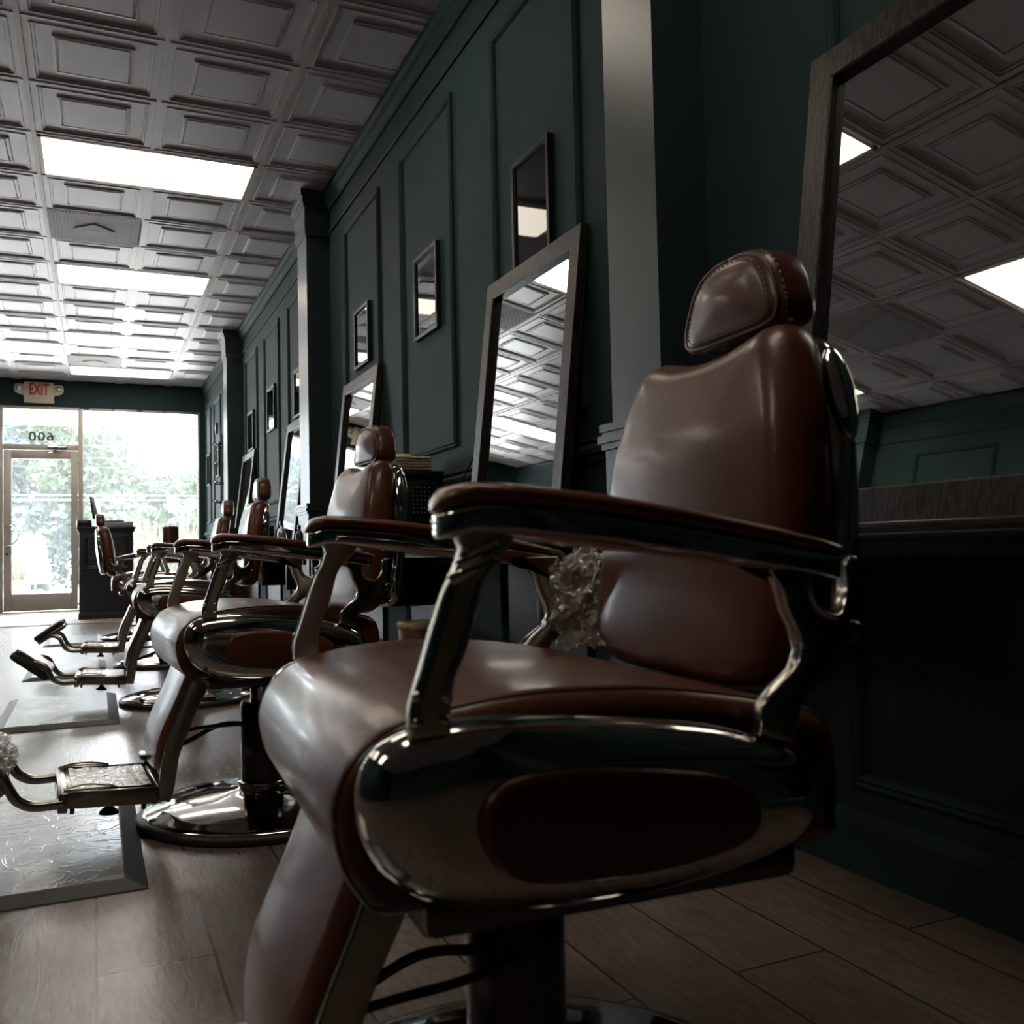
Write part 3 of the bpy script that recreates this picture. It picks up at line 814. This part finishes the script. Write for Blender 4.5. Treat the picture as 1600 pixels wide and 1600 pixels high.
    for i in range(n+1):
        row = []
        for j in range(n+1):
            x, y = .012+.17*i/n, -.118+.236*j/n
            z = .0175+.0016*(1 if abs(sin(x*95)*cos(y*70)+.5*sin(x*60+y*80)) > .55 else 0)
            row.append(b.verts.new(Mp @ Vector((x, y, z))))
        g.append(row)
    for a, c in zip(g, g[1:]):
        for i in range(n): b.faces.new((a[i], a[i+1], c[i+1], c[i]))
    lo = [b.verts.new(Mp @ Vector((x, y, .013))) for x, y in ((.012, -.118), (.182, -.118), (.182, .118), (.012, .118))]
    b.faces.new(lo)
    link('tread_plate', b, EMBOSS, pl)
    for s in (1, -1):
        b = bmesh.new(); tube(b, [Mp @ Vector(p) for p in smooth_path([(.20, s*.128, .02), (.15, s*.126, .030), (.09, s*.132, .021), (.15, s*.138, .022), (.2, s*.138, .02)], 4)], .003, 6)
        link('toe_loop', b, CHROME, pl)
    b = bmesh.new(); lathe(b, [(0, -.016), (.010, -.016), (.008, -.030), (.020, -.040), (.022, -.046), (0, -.048)], 20, Mp @ Matrix.Translation((.10, .10, 0)))
    link('lock_knob', b, BLACK, pl)
    for x in (.03, .18):
        b = bmesh.new(); lathe(b, [(0, -.02), (.005, -.02), (.005, -.032), (0, -.032)], 10, Mp @ Matrix.Translation((x, .14, 0)))
        link('bolt', b, STEEL_DK, pl)
    # bars to the foot board
    for s in (1, -1):
        b = bmesh.new()
        tube(b, smooth_path([(.480, s*.143, .118), (.520, s*.143, .117), (.548, s*.143, .120), (.575, s*.143, .135), (.592, s*.143, .164), (.606, s*.142, .192), (.630, s*.135, .208), (.650, s*.128, .208)], 4), .0115, 10)
        link('foot_bar', b, CHROME_W, t)
    # foot board, pivoted so that every chair can have its own tilt
    b = bmesh.new(); pillow(b, rrect(-.085, .085, -.135, .135, .02), -.014, .008, .004, 'w', 3)
    fb = link('footboard', b, CHROME_W, t, loc=(.650, 0, .215), autosm=40)
    b = bmesh.new(); pillow(b, rrect(-.080, .080, -.130, .130, .025), .0, .010, .003, 'w', 3); link('tread_plate', b, EMBOSS, fb)
    b = bmesh.new(); pillow(b, rrect(-.090, .090, -.138, .138, .03), -.044, -.012, .012, 'w', 4, bulge0=.004)
    q = link('footboard_pad', b, RUBBER, fb); q['label'] = 'dark padded underside of the footboard'
    fb.rotation_euler = (0, radians(-40), 0)
    return t
CHAIRS = [(.434, .956, -.045, -40, 'nearest brown leather and chrome barber chair filling the right foreground'),
          (.408, 2.50, .059, -52, 'second barber chair from the camera, its footboard wrapped in clear plastic'),
          (.412, 4.60, -.016, -38, 'third barber chair from the camera, footboard tipped up with its tread showing'),
          (.418, 6.20, -.03, 214, 'fourth barber chair from the camera, footboard flipped with its pad upward'),
          (.345, 8.35, pi, -30, 'barber chair turned to face the mirror wall, its back to the glass door')]
proto = make_chair()
for i, (x, y, r_, tilt, lab) in enumerate(CHAIRS):
    c = proto if i == 0 else dup(proto)
    c.location = (x, y, 0); c.rotation_euler = (0, 0, pi+r_); c['label'] = lab
    for ch in c.children:
        if ch.name.startswith('footboard'): ch.rotation_euler = (0, radians(tilt), 0)
        dz = (0, 0, .014, .006, .014)[i]
        if not ch.name.startswith(('base', 'column', 'footboard')): ch.location = (0, 0, dz)
        if ch.name.startswith('headrest'): ch.location = ((-.014, 0, -.018, -.05, 0)[i], 0, dz+(.010, 0, .006, 0, .004)[i])
        if ch.name.startswith('backrest'): ch.location = ((0, 0, -.018, -.05, 0)[i], 0, dz)
        if ch.name.startswith('footboard'): ch.location = (.650, 0, .215+dz)

# ------------------------------------------------------------------ rubber mats
for k, (x0, x1, y0, y1, lab) in enumerate(((-.36, .09, .52, 1.42, 'rubber floor mat under the footrest of the nearest chair, patterned'),
        (-.36, .095, 2.02, 2.93, 'patterned rubber floor mat below the plastic wrapped footrest'),
        (-.37, .09, 4.07, 4.98, 'shiny rubber floor mat beside the third chair base'),
        (-.37, .06, 5.74, 6.62, 'rubber floor mat in front of the fourth chair'),
        (-.37, .06, 7.91, 8.80, 'farthest rubber floor mat, by the chair facing the mirrors'))):
    b = bmesh.new()
    rings = []
    for d, z in ((0, 0), (.002, .003), (.040, .016), (.044, .0165)):
        rings.append([b.verts.new((x, y, z)) for x, y in ((x0+d, y0+d), (x1-d, y0+d), (x1-d, y1-d), (x0+d, y1-d))])
    for a, c in zip(rings, rings[1:]):
        for j in range(4): b.faces.new((a[j], a[(j+1) % 4], c[(j+1) % 4], c[j]))
    b.faces.new(rings[0])
    o = link('floor_mat', b, RUBBER, smooth=False); tag(o, lab, 'mat', 'rubber mats in front of the chairs')
    b = bmesh.new(); box(b, x0+.044, x1-.044, y0+.044, y1-.044, .010, .0168)
    link('mat_top', b, MATTOP, o, smooth=False)

# ------------------------------------------------------------------ mirrors, stations
def mirror(yc, lean, lab, wdt=.75, zt=1.668, zb=.692, xt=1.372):
    L_ = (zt-zb)/cos(math.atan(lean)); ang = math.atan(lean)
    t = thing('wall_mirror', lab, 'mirror', (xt-lean*(zt-zb), yc, zb), 0, 'wood framed mirrors leaning on the mirror wall')
    t.rotation_euler = (0, ang, 0)
    # local: x = thickness (front at 0, back at +), y width, z up
    hw = wdt/2; fw = .066; th = .032
    b = bmesh.new()
    def side(x0, y0, z0, y1, z1): box(b, x0, x0+th, y0, y1, z0, z1, bev=.002)
    # mitred frame
    prof = [(0, th), (0, .002), (.002, 0), (fw-.004, 0), (fw, .003), (fw, .026)]
    rings = []
    for d, x in prof: rings.append([b.verts.new((x, y, z)) for y, z in ((-hw+d, d), (hw-d, d), (hw-d, L_-d), (-hw+d, L_-d))])
    for a, c in zip(rings, rings[1:]):
        for j in range(4): b.faces.new((a[j], a[(j+1) % 4], c[(j+1) % 4], c[j]))
    b.faces.new(rings[0])
    link('frame', b, FRAMEWOOD, t, smooth=False)
    b = bmesh.new(); box(b, .020, .026, -hw+fw-.002, hw-fw+.002, fw-.002, L_-fw+.002)
    link('mirror_glass', b, MIRROR, t, smooth=False)
    return t
mirror(1.10, .135, 'nearest dark framed mirror behind the foreground chair, reflecting the ceiling')
mirror(2.862, .112, 'tall dark oak framed mirror between the near pilaster and the towel stack')
mirror(5.125, .11, 'dark oak framed mirror behind the second chair headrest')
mirror(6.92, .12, 'dark framed mirror half hidden by the middle pilaster')
mirror(9.32, .12, 'farthest leaning mirror, beside the fourth chair headrest')
SG = 'wall shelves under the mirrors'
for y0, y1, lab in ((.02, 1.80, 'black wall shelf under the nearest mirror'), (2.35, 4.16, 'black wall shelf holding the towel cabinet'),
                    (4.45, 5.80, 'black wall shelf below the mirror behind the second chair'), (6.35, 7.7, 'black wall shelf past the middle pilaster'), (8.6, 9.85, 'farthest black wall shelf, before the last pilaster')):
    t = thing('wall_shelf', lab, 'shelf', (XR, (y0+y1)/2, .64), 0, SG)
    h = (y1-y0)/2
    b = bmesh.new(); box(b, -.335, -.002, -h, h, .0, .05, bev=.004); box(b, -.34, -.30, -h, h, .022, .034, bev=.003); link('top', b, SHELFWOOD, t, autosm=30)
    for s in (-1, 1):
        yy = s*(h-.14)
        b = bmesh.new(); box(b, -.20, -.002, yy-.02, yy+.02, -.22, -.001, bev=.003); link('bracket', b, BLACK, t)
# picture frames
def picture(yc, zc, wy, hz, lab, m=PAPER1):
    t = thing('picture_frame', lab, 'picture', (XR-.001, yc, zc), 0, 'small framed pictures on the mirror wall')
    fw, th = .022, .022; b = bmesh.new(); rings = []
    a_, c_ = wy/2, hz/2
    for d, x in ((0, 0), (0, -th), (fw*.8, -th), (fw, -th+.006), (fw, -.010)):
        rings.append([b.verts.new((x, y, z)) for y, z in ((-a_+d, -c_+d), (a_-d, -c_+d), (a_-d, c_-d), (-a_+d, c_-d))])
    for p, q in zip(rings, rings[1:]):
        for j in range(4): b.faces.new((p[j], p[(j+1) % 4], q[(j+1) % 4], q[j]))
    b.faces.new(rings[0])
    link('frame', b, BLACK, t, smooth=False)
    link('print', bmbox(-.009, -.006, -a_+.018, a_-.018, -c_+.018, c_-.018), m, t, smooth=False)
    link('glazing', bmbox(-.0125, -.0115, -a_+.018, a_-.018, -c_+.018, c_-.018), PICGLASS, t, smooth=False)
PICGLASS = glass_mat('reflective picture glazing', 0)
for n_ in PICGLASS.node_tree.nodes:
    if n_.type == 'FRESNEL': n_.inputs[0].default_value = 1.75
picture(2.865, 1.85, .30, .40, 'framed mountain picture above the tall mirror, cut by the frame top')
picture(3.99, 1.845, .32, .39, 'black framed picture alone on the panel between two mirrors')
picture(5.11, 1.89, .30, .34, 'small black framed picture above the mirror behind the second chair')
picture(6.92, 1.87, .30, .36, 'black framed picture partly hidden by the middle pilaster')
picture(8.10, 1.92, .36, .38, 'black framed picture on the centre panel beyond the middle pilaster')
picture(9.25, 1.87, .34, .38, 'small black framed picture above the farthest mirror')
picture(11.95, 1.85, .30, .42, 'black framed picture past the last pilaster, beside the metal rack')
picture(12.95, 1.82, .30, .42, 'black framed picture closest to the shop window')
# metal wall rack beyond the last pilaster
t = thing('wall_rack', 'narrow black metal wall rack with hooks beyond the last pilaster', 'rack', (XR, 11.25, .95))
b = bmesh.new()
for y in (-.11, .11): tube(b, [(-.03, y, 0), (-.03, y, 1.15)], .008, 6)
link('upright', b, BLACK, t)
for k in range(5):
    z = .12+.22*k
    b = bmesh.new()
    tube(b, [(-.004, -.11, z), (-.10, -.11, z), (-.12, -.09, z+.02), (-.12, .09, z+.02), (-.10, .11, z), (-.004, .11, z)], .007, 6)
    tube(b, [(-.10, 0, z+.02), (-.13, 0, z-.01), (-.15, 0, z+.03)], .007, 6)
    link('hook', b, BLACK, t)
t = thing('thermostat', 'small dark wall thermostat high on the wall near the window', 'thermostat', (XR, 12.05, 2.26))
link('body', bmbox(-.025, 0, -.04, .04, -.07, .07, bev=.006), BLACK, t)
link('dial', bmbox(-.03, -.022, -.02, .02, -.02, .03, bev=.002), WHITE_PL, t)

# towel cabinet, towels and small things on the shelves
t = thing('towel_cabinet', 'black countertop cabinet with a lattice door under the folded towels', 'cabinet', (1.272, 3.93, .69))
b = bmesh.new(); box(b, -.105, .10, -.155, .155, .0, .30, bev=.006); box(b, -.112, .105, -.165, .165, .288, .318, bev=.006); link('body', b, BLACK, t, autosm=30)
b = bmesh.new(); box(b, -.09, .085, -.163, -.154, .02, .27, bev=.003)
dr = link('door', b, BLACK, t)
b = bmesh.new()
for k in range(5):
    for j in range(7):
        lathe(b, [(.006, 0), (.009, .003), (.006, .005)], 8, Matrix.Translation((-.035+.0175*k, -.163, .135+.0175*j)) @ Matrix.Rotation(radians(90), 4, 'X'))
link('lattice', b, STEEL_DK, dr)
for k in range(3):
    b = bmesh.new(); bmesh.ops.create_uvsphere(b, u_segments=10, v_segments=8, radius=.008, matrix=Matrix.Translation((-.03+.028*k, -.168, .06)))
    link('knob', b, CHROME, dr)
TG = 'folded towels stacked on the black cabinet'
tl = ('bottom folded cream towel of the stack on the black cabinet', 'folded cream towel second from the bottom of the stack', 'folded cream towel third from the bottom of the stack',
      'folded cream towel just under the top of the stack', 'topmost folded cream towel with a rumpled corner')
for k in range(5):
    b = bmesh.new(); nx, ny = 12, 30; hx, hy = .085, .125-.004*k; hh = .0058
    z0 = .0065+.0122*k
    top, bot = [], []
    for i in range(nx+1):
        a_, c_ = [], []
        for j in range(ny+1):
            x, y = -hx+2*hx*i/nx, -hy+2*hy*j/ny
            e = min(1, (hx-abs(x))/.012, (hy-abs(y))/.012); e = (1-(1-max(0, e))**2)**.5
            nz = noise.noise(Vector((x*18, y*14, k*3.1)))*.0022+noise.noise(Vector((x*60, y*50, k)))*.0012
            ex = (.012 if (k == 4 and y < -hy*.6 and x < 0) else 0)*abs(sin(y*60))
            a_.append(b.verts.new((x+nz*2, y+noise.noise(Vector((x*20, k*5., 1)))*.008, z0+hh*e*.98+nz+ex+.0005)))
            c_.append(b.verts.new((x+nz*2, y+noise.noise(Vector((x*20, k*5., 1)))*.008, z0-hh*e*.98)))
        top.append(a_); bot.append(c_)
    for g, fl in ((top, 0), (bot, 1)):
        for i in range(nx):
            for j in range(ny):
                f = (g[i][j], g[i+1][j], g[i+1][j+1], g[i][j+1]); b.faces.new(f if not fl else f[::-1])
    for i in range(nx):
        b.faces.new((top[i][0], bot[i][0], bot[i+1][0], top[i+1][0])); b.faces.new((top[i][-1], top[i+1][-1], bot[i+1][-1], bot[i][-1]))
    for j in range(ny):
        b.faces.new((top[0][j], top[0][j+1], bot[0][j+1], bot[0][j])); b.faces.new((top[-1][j], bot[-1][j], bot[-1][j+1], top[-1][j+1]))
    tag(link('towel', b, TOWEL, loc=(1.245, 3.91-.005*k, 1.009)), tl[k], 'towel', TG)
# power cords
b = bmesh.new()
tube(b, smooth_path([(1.385, 3.15, 1.13), (1.37, 3.30, 1.10), (1.36, 3.40, 1.02), (1.34, 3.45, .95), (1.33, 3.47, .88), (1.33, 3.46, .80), (1.36, 3.42, .72), (1.385, 3.41, .698)], 6), .0035, 6)
tag(link('extension_cord', b, BLACK), 'black cord looping out from behind the tall mirror', 'cord', 'black cords by the tall mirror')
b = bmesh.new()
tube(b, smooth_path([(1.388, 3.16, 1.06), (1.375, 3.24, 1.045), (1.365, 3.31, .98), (1.36, 3.32, .85), (1.36, 3.31, .75), (1.38, 3.305, .698)], 6), .0035, 6)
tag(link('extension_cord', b, BLACK), 'shorter black cord bending down close to the tall mirror edge', 'cord', 'black cords by the tall mirror')
b = bmesh.new()
tube(b, smooth_path([(1.385, 4.10, .638), (1.385, 3.95, .60), (1.385, 3.75, .55), (1.385, 3.60, .50), (1.387, 3.52, .44)], 6), .0035, 6)
tag(link('extension_cord', b, BLACK), 'black cord sagging diagonally below the shelf edge', 'cord')
# tan leather bin
t = thing('waste_bin', 'small tan leather waste bin with pale liner rim by the wall', 'bin', (1.24, 3.70, 0))
b = bmesh.new(); lathe(b, [(0, .0), (.085, .0), (.088, .004), (.10, .362), (.097, .366), (.093, .362), (.082, .01), (0, .01)], 32); link('body', b, CUPLEATHER, t, autosm=50)
b = bmesh.new(); lathe(b, [(.102, .345), (.104, .368), (.098, .374), (.092, .366), (.091, .34)], 32)
for v in b.verts: v.co.z += .006*noise.noise(v.co*60)
q = link('liner', b, TOWEL, t); q['label'] = 'pale bag liner folded over the rim'
# bottles and boxes on the farther shelves
def bottle(x, y, h_, r_, lab, m=CARGLASS, top=CHROME, grp='bottles on the shelf by the middle pilaster'):
    t = thing('bottle', lab, 'bottle', (x, y, .69), 0, grp)
    b = bmesh.new(); lathe(b, [(0, 0), (r_, 0), (r_, h_*.6), (r_*.9, h_*.68), (r_*.4, h_*.78), (r_*.4, h_*.86), (0, h_*.86)], 24); link('body', b, m, t, autosm=40)
    b = bmesh.new(); lathe(b, [(r_*.45, h_*.85), (r_*.45, h_), (0, h_)], 16); link('cap', b, top, t, autosm=40)
bottle(1.16, 6.42, .20, .028, 'clear glass bottle with bright cap closest to the middle pilaster', CLEAR_LAMP)
bottle(1.20, 6.60, .17, .026, 'dark bottle standing second from the middle pilaster')
bottle(1.14, 5.72, .15, .024, 'slim dark bottle on the shelf before the middle pilaster', grp='bottles before the middle pilaster')
bx = tag(link('storage_box', bmbox(-.09, .09, -.14, .14, 0, .20, bev=.005), BLACK, loc=(1.20, 6.02+1.9, .0)), 'x', 'box'); 
bx.location = (1.19, 7.55, .69); bx['label'] = 'black box on the shelf beyond the half hidden mirror'; bx['category'] = 'box'
t = thing('storage_box', 'black box on the shelf beside the farthest mirror', 'box', (1.16, 8.83, .69))
link('body', bmbox(-.10, .10, -.16, .16, 0, .20, bev=.005), BLACK, t); link('lid', bmbox(-.104, .104, -.164, .164, .2, .225, bev=.004), BLACK, t)

# ------------------------------------------------------------------ reception cabinet and what stands on it
t = thing('reception_cabinet', 'black panelled reception cabinet beside the glass door', 'cabinet', (.115, 11.48, 0))
b = bmesh.new(); box(b, -.275, .275, -.27, .27, .06, .98, bev=.004); link('body', b, PAINT_DK, t, autosm=30)
b = bmesh.new(); box(b, -.285, .285, -.28, .28, 0, .07, bev=.004); box(b, -.28, .28, -.276, .276, .07, .085, bev=.004); link('plinth', b, PAINT_DK, t, autosm=30)
b = bmesh.new(); box(b, -.30, .30, -.295, .295, .985, 1.015, bev=.006); box(b, -.288, .288, -.283, .283, .96, .985, bev=.006); link('top', b, PAINT_DK, t, autosm=30)
b = bmesh.new()
for z0, z1 in ((.55, .92),):
    prof = [(0, -.27), (0, -.282), (.012, -.286), (.02, -.278), (.03, -.282), (.04, -.272)]
    rings = [[b.verts.new((x, y, z)) for x, z in ((-.23+d, z0+d), (.23-d, z0+d), (.23-d, z1-d), (-.23+d, z1-d))] for d, y in prof]
    for a, c in zip(rings, rings[1:]):
        for j in range(4): b.faces.new((a[j], a[(j+1) % 4], c[(j+1) % 4], c[j]))
for z in (.64, .70, .76, .82): box(b, -.17, .17, -.275, -.268, z, z+.02, bev=.002)
link('carved_panel', b, PAINT_DK, t, smooth=False)
b = bmesh.new()
for z in (.18, .42, .62): bmesh.ops.create_uvsphere(b, u_segments=10, v_segments=8, radius=.012, matrix=Matrix.Translation((-.285, -.25, z)))
link('hinge', b, ALU, t)
t = thing('tablet', 'tablet screen on a stand on the reception cabinet', 'tablet', (.035, 11.42, 1.015), radians(72))
Mt = Matrix.Rotation(radians(-8), 4, 'X')
b = bmesh.new(); box(b, -.13, .13, -.009, .009, .09, .34, bev=.004, M=Mt); link('screen', b, BLACK, t)
b = bmesh.new(); box(b, -.115, .115, -.011, -.0095, .105, .325, M=Mt)
q = link('display', b, ALU, t)
b = bmesh.new(); box(b, -.06, .06, -.06, .06, 0, .012, bev=.003); tube(b, [(0, .0, .01), (0, .0, .12)], .014, 8); link('stand', b, BLACK, t)
t = thing('cash_register', 'flat grey cash drawer lying on the reception cabinet', 'cash drawer', (.20, 11.45, 1.015))
b = bmesh.new(); box(b, -.19, .19, -.18, .18, 0, .055, bev=.006); link('drawer', b, VENTM, t, autosm=40)
b = bmesh.new(); box(b, -.18, .10, -.15, .15, .055, .075, bev=.005); link('keyboard', b, BLACK, t, autosm=40)
t = thing('card_printer', 'small grey receipt printer at the left end of the reception cabinet', 'printer', (-.11, 11.30, 1.015))
b = bmesh.new(); box(b, -.075, .075, -.07, .07, 0, .085, bev=.01); link('body', b, STEEL_DK, t, autosm=40)
b = bmesh.new(); box(b, -.05, .05, -.005, .005, .08, .10); link('paper', b, GLOBE, t, smooth=False)
# waiting chair by the window
t = thing('waiting_chair', 'low curved back brown waiting chair in front of the shop window', 'chair', (.64, 10.75, 0), radians(200))
ol = []
for k in range(13): a = radians(-70+140*k/12); ol.append((.26*cos(a)*-1+.26*.0, .26*sin(a)))
for k in range(12, -1, -1): a = radians(-70+140*k/12); ol.append((.21*cos(a)*-1, .21*sin(a)))
b = bmesh.new(); pillow(b, [(x*.8, y*.30) for x, y in ol], .60, 1.0, .015, 'w', 4); link('backrest', b, LEATHER, t)
b = bmesh.new(); pillow(b, rrect(-.24, .24, -.24, .24, .06), .40, .50, .02, 'w', 4, bulge1=.01); link('seat', b, LEATHER, t)
b = bmesh.new(); box(b, -.25, -.21, -.03, .03, .42, .64, bev=.005); link('back_support', b, STEEL_DK, t)
for sx in (-1, 1):
    for sy in (-1, 1):
        b = bmesh.new(); tube(b, [(sx*.19, sy*.19, .41), (sx*.22, sy*.22, 0)], .012, 8); link('leg', b, STEEL_DK, t)

# ------------------------------------------------------------------ crumpled plastic
def crumple(c, rx, ry, rz, lab, seed, grp='crumpled clear plastic wrap on the chairs'):
    b = bmesh.new(); bmesh.ops.create_icosphere(b, subdivisions=5, radius=1)
    for v in b.verts:
        p = v.co.copy(); n1 = noise.noise(p*1.7+Vector((seed, 0, 0))); n2 = noise.noise(p*4.5+Vector((0, seed, 0))); n3 = abs(noise.noise(p*10+Vector((0, 0, seed))))
        d = 1+.22*n1+.18*n2-.16*n3
        v.co = Vector((p.x*d*rx, p.y*d*ry, p.z*d*rz))
    o = link('plastic_wrap', b, PLASTIC, loc=c, smooth=False)
    tag(o, lab, 'plastic wrap', grp)
    return o
def cw(i, u, v, w_):
    x, y, r_ = CHAIRS[i][:3]; f = (-cos(r_), -sin(r_)); l = (sin(r_), -cos(r_))
    return (x+u*f[0]+v*l[0], y+u*f[1]+v*l[1], w_)
crumple(cw(0, -.215, -.275, .585), .062, .042, .074, 'crumpled clear plastic bundle beside the nearest chair backrest', 3.3)
crumple(cw(1, .655, .0, .215), .075, .15, .06, 'clear plastic wrapped round the second chair footboard', 9.1)

# ------------------------------------------------------------------ outside
struct(link('ground_outside', bmbox(-30, 30, YF+.16, 80, -.25, -.05), CONCRETE, smooth=False))
b = bmesh.new(); box(b, -3.6, -.05, 13.7, 16.8, 2.93, 3.02)
o = struct(link('roof_canopy', b, GLOBE, smooth=False))
b = bmesh.new(); box(b, -3.6, -.05, 16.8, 16.86, 2.86, 3.05)
struct(link('roof_fascia', b, ALU, smooth=False))
def leaves(b, c, rx, ry, rz, n, size, rnd):
    for _ in range(n):
        while True:
            p = Vector((rnd.uniform(-1, 1), rnd.uniform(-1, 1), rnd.uniform(-1, 1)))
            if .25 < p.length < 1: break
        k = 1+.25*noise.noise(p*2.3+Vector(c))
        q = Vector((c[0]+p.x*rx*k, c[1]+p.y*ry*k, c[2]+p.z*rz*k))
        a = Vector((rnd.gauss(0, 1), rnd.gauss(0, 1), rnd.gauss(0, 1))).normalized(); d = a.orthogonal().normalized()
        s = size*rnd.uniform(.6, 1.3)
        vs = [b.verts.new(q+a*s), b.verts.new(q+d*s*.45), b.verts.new(q-a*s), b.verts.new(q-d*s*.45)]
        b.faces.new(vs)
def tree(x, y, h_, r_, lab, m, seed, n=5200):
    rnd = random.Random(seed)
    t = thing('tree', lab, 'tree', (x, y, -.05), 0, 'trees outside the shop window')
    b = bmesh.new(); tube(b, [(0, 0, 0), (.1, .05, h_*.3), (-.05, 0, h_*.6)], [.16, .13, .07], 10)
    for k in range(5):
        a = k*1.26; tube(b, [(0, 0, h_*(.3+.05*k)), (cos(a)*r_*.5, sin(a)*r_*.5, h_*(.5+.05*k))], [.06, .02], 6)
    link('trunk', b, BARK, t)
    b = bmesh.new()
    for k in range(11):
        a = rnd.uniform(0, 6.28); q = rnd.uniform(0, .65)*r_; zz = h_*rnd.uniform(.25, .85); s = r_*rnd.uniform(.4, .62)
        leaves(b, (cos(a)*q, sin(a)*q, zz), s, s, s*.8, n//11, .15, rnd)
    link('foliage', b, m, t, smooth=False)
tree(.2, 27, 4.3, 1.9, 'pale green tree in the left part of the shop window', LEAF1, 1)
tree(2.6, 28, 3.7, 1.6, 'round green tree at the middle of the shop window', LEAF1, 2)
tree(4.3, 27, 3.3, 1.5, 'green tree at the right edge of the shop window', LEAF2, 3)
tree(-2.6, 27, 6.2, 2.1, 'blue green tree behind the glass door', LEAF2, 4)
tree(-.9, 31, 6.4, 2.0, 'hazy green tree just above the parked car', LEAF1, 5)
tree(1.4, 30, 3.4, 1.7, 'dim green tree low behind the grasses', LEAF2, 6)
tree(-5.2, 28, 6.0, 2.1, 'tall tree left of the glass door', LEAF2, 8)
tree(6.4, 29, 3.8, 1.9, 'tree beyond the right end of the window', LEAF1, 9)
# low hedge fills below the crowns
b = bmesh.new(); rnd = random.Random(11)
for k in range(26): leaves(b, (-6+.6*k, 25.5+rnd.uniform(-.3, .3), .55), .55, .5, .65, 330, .09, rnd)
tag(link('hedge', b, LEAF2, smooth=False), 'low clipped hedge running behind the car park', 'hedge')
# pampas clumps under the window
def clump(x, y, h_, lab, seed, n=150):
    rnd = random.Random(seed); b = bmesh.new()
    for _ in range(n):
        a = rnd.uniform(0, 6.28); lean = rnd.uniform(.05, .45); hh = h_*rnd.uniform(.6, 1.05); w_ = .012
        pts = [Vector((cos(a)*.06, sin(a)*.06, 0))+Vector((cos(a)*lean*s*s*h_, sin(a)*lean*s*s*h_, hh*s)) for s in (0, .35, .7, 1)]
        d = Vector((-sin(a), cos(a), 0))
        ring = [[b.verts.new(p-d*w_*(1-i/3.2)), b.verts.new(p+d*w_*(1-i/3.2))] for i, p in enumerate(pts)]
        for p, q in zip(ring, ring[1:]): b.faces.new((p[0], p[1], q[1], q[0]))
    tag(link('ornamental_grass', b, GRASS, loc=(x, y, -.05), smooth=False), lab, 'grass clump', 'grass clumps outside the shop window')
for k, (x, y, h_, lab) in enumerate(((.60, 15.2, 1.15, 'pale grass clump just right of the reception cabinet'), (.82, 15.1, 1.35, 'tall pale grass clump left of the waiting chair'),
        (1.02, 15.4, 1.10, 'pale grass clump behind the waiting chair'), (1.25, 15.0, 1.30, 'pale grass clump at the right edge of the window'), (1.5, 15.3, 1.2, 'grass clump past the window edge'),
        (-1.12, 16.4, 1.25, 'grass in the pot seen through the glass door'))):
    clump(x, y, h_, lab, 40+k)
t = thing('planter', 'pale terracotta planter outside the glass door', 'planter', (-1.12, 16.4, -.05))
b = bmesh.new(); lathe(b, [(0, 0), (.15, 0), (.20, .36), (.22, .37), (.22, .41), (.19, .41), (.18, .34), (0, .34)], 28); link('body', b, TERRA, t, autosm=40)
# lamp post with two globes
t = thing('street_lamp', 'pale street lamp with two white globes outside the window', 'street lamp', (1.62, 20, -.05))
b = bmesh.new(); tube(b, [(0, 0, 0), (0, 0, 1.75)], .03, 10); lathe(b, [(.09, 0), (.09, .08), (.04, .16), (.03, .2)], 16); link('post', b, GLOBE, t)
b = bmesh.new(); tube(b, [(-.17, 0, 1.62), (0, 0, 1.66), (.17, 0, 1.62)], .02, 8); link('crossarm', b, GLOBE, t)
for s in (-1, 1):
    b = bmesh.new(); bmesh.ops.create_uvsphere(b, u_segments=20, v_segments=14, radius=.12, matrix=Matrix.Translation((s*.17, 0, 1.79))); link('globe', b, GLOBE, t)
b = bmesh.new()
for z in (2.03, 1.93): tube(b, [(-8, 22, z+.02), (8, 22, z)], .006, 5)
tag(link('power_line', b, GLOBE), 'pair of thin pale wires crossing the view outside', 'wire')
# parked car
t = thing('parked_car', 'silver white car parked outside beyond the glass door', 'car', (-1.75, 23.3, -.05), radians(6))
prof = [(-.0, .22), (0, .5), (.06, .62), (.5, .76), (1.0, .84), (1.55, 1.22), (2.0, 1.34), (2.9, 1.33), (3.5, 1.05), (3.9, .98), (4.0, .7), (4.0, .25), (3.4, .2), (.5, .2)]
b = bmesh.new(); pillow(b, smooth_loop([(y, z) for y, z in prof], 2), -.85, .85, .12, 'u', 4); link('body', b, CARPAINT, t)
b = bmesh.new(); vs = [b.verts.new(p) for p in ((-.66, 1.04, .90), (.66, 1.04, .90), (.56, 1.52, 1.215), (-.56, 1.52, 1.215))]; b.faces.new(vs)
r2 = bmesh.ops.extrude_face_region(b, geom=b.faces[:]); [setattr(v, 'co', v.co+Vector((0, -.03, .03))) for v in r2['geom'] if isinstance(v, bmesh.types.BMVert)]
link('windscreen', b, CARGLASS, t, smooth=False)
b = bmesh.new(); box(b, -.5, .5, -.03, .04, .30, .46, bev=.02); link('grille', b, CARGLASS, t)
for s in (-1, 1):
    b = bmesh.new(); box(b, s*.66-.12, s*.66+.12, -.02, .08, .50, .60, bev=.03); link('headlamp', b, CLEAR_LAMP, t)
    for y in (.75, 3.2):
        b = bmesh.new(); lathe(b, [(0, -.1), (.2, -.1), (.31, -.08), (.32, 0), (.31, .08), (.2, .1), (0, .1)], 24, Matrix.Translation((s*.80, y, .32)) @ Matrix.Rotation(radians(90), 4, 'Y')); link('wheel', b, RUBBER, t)
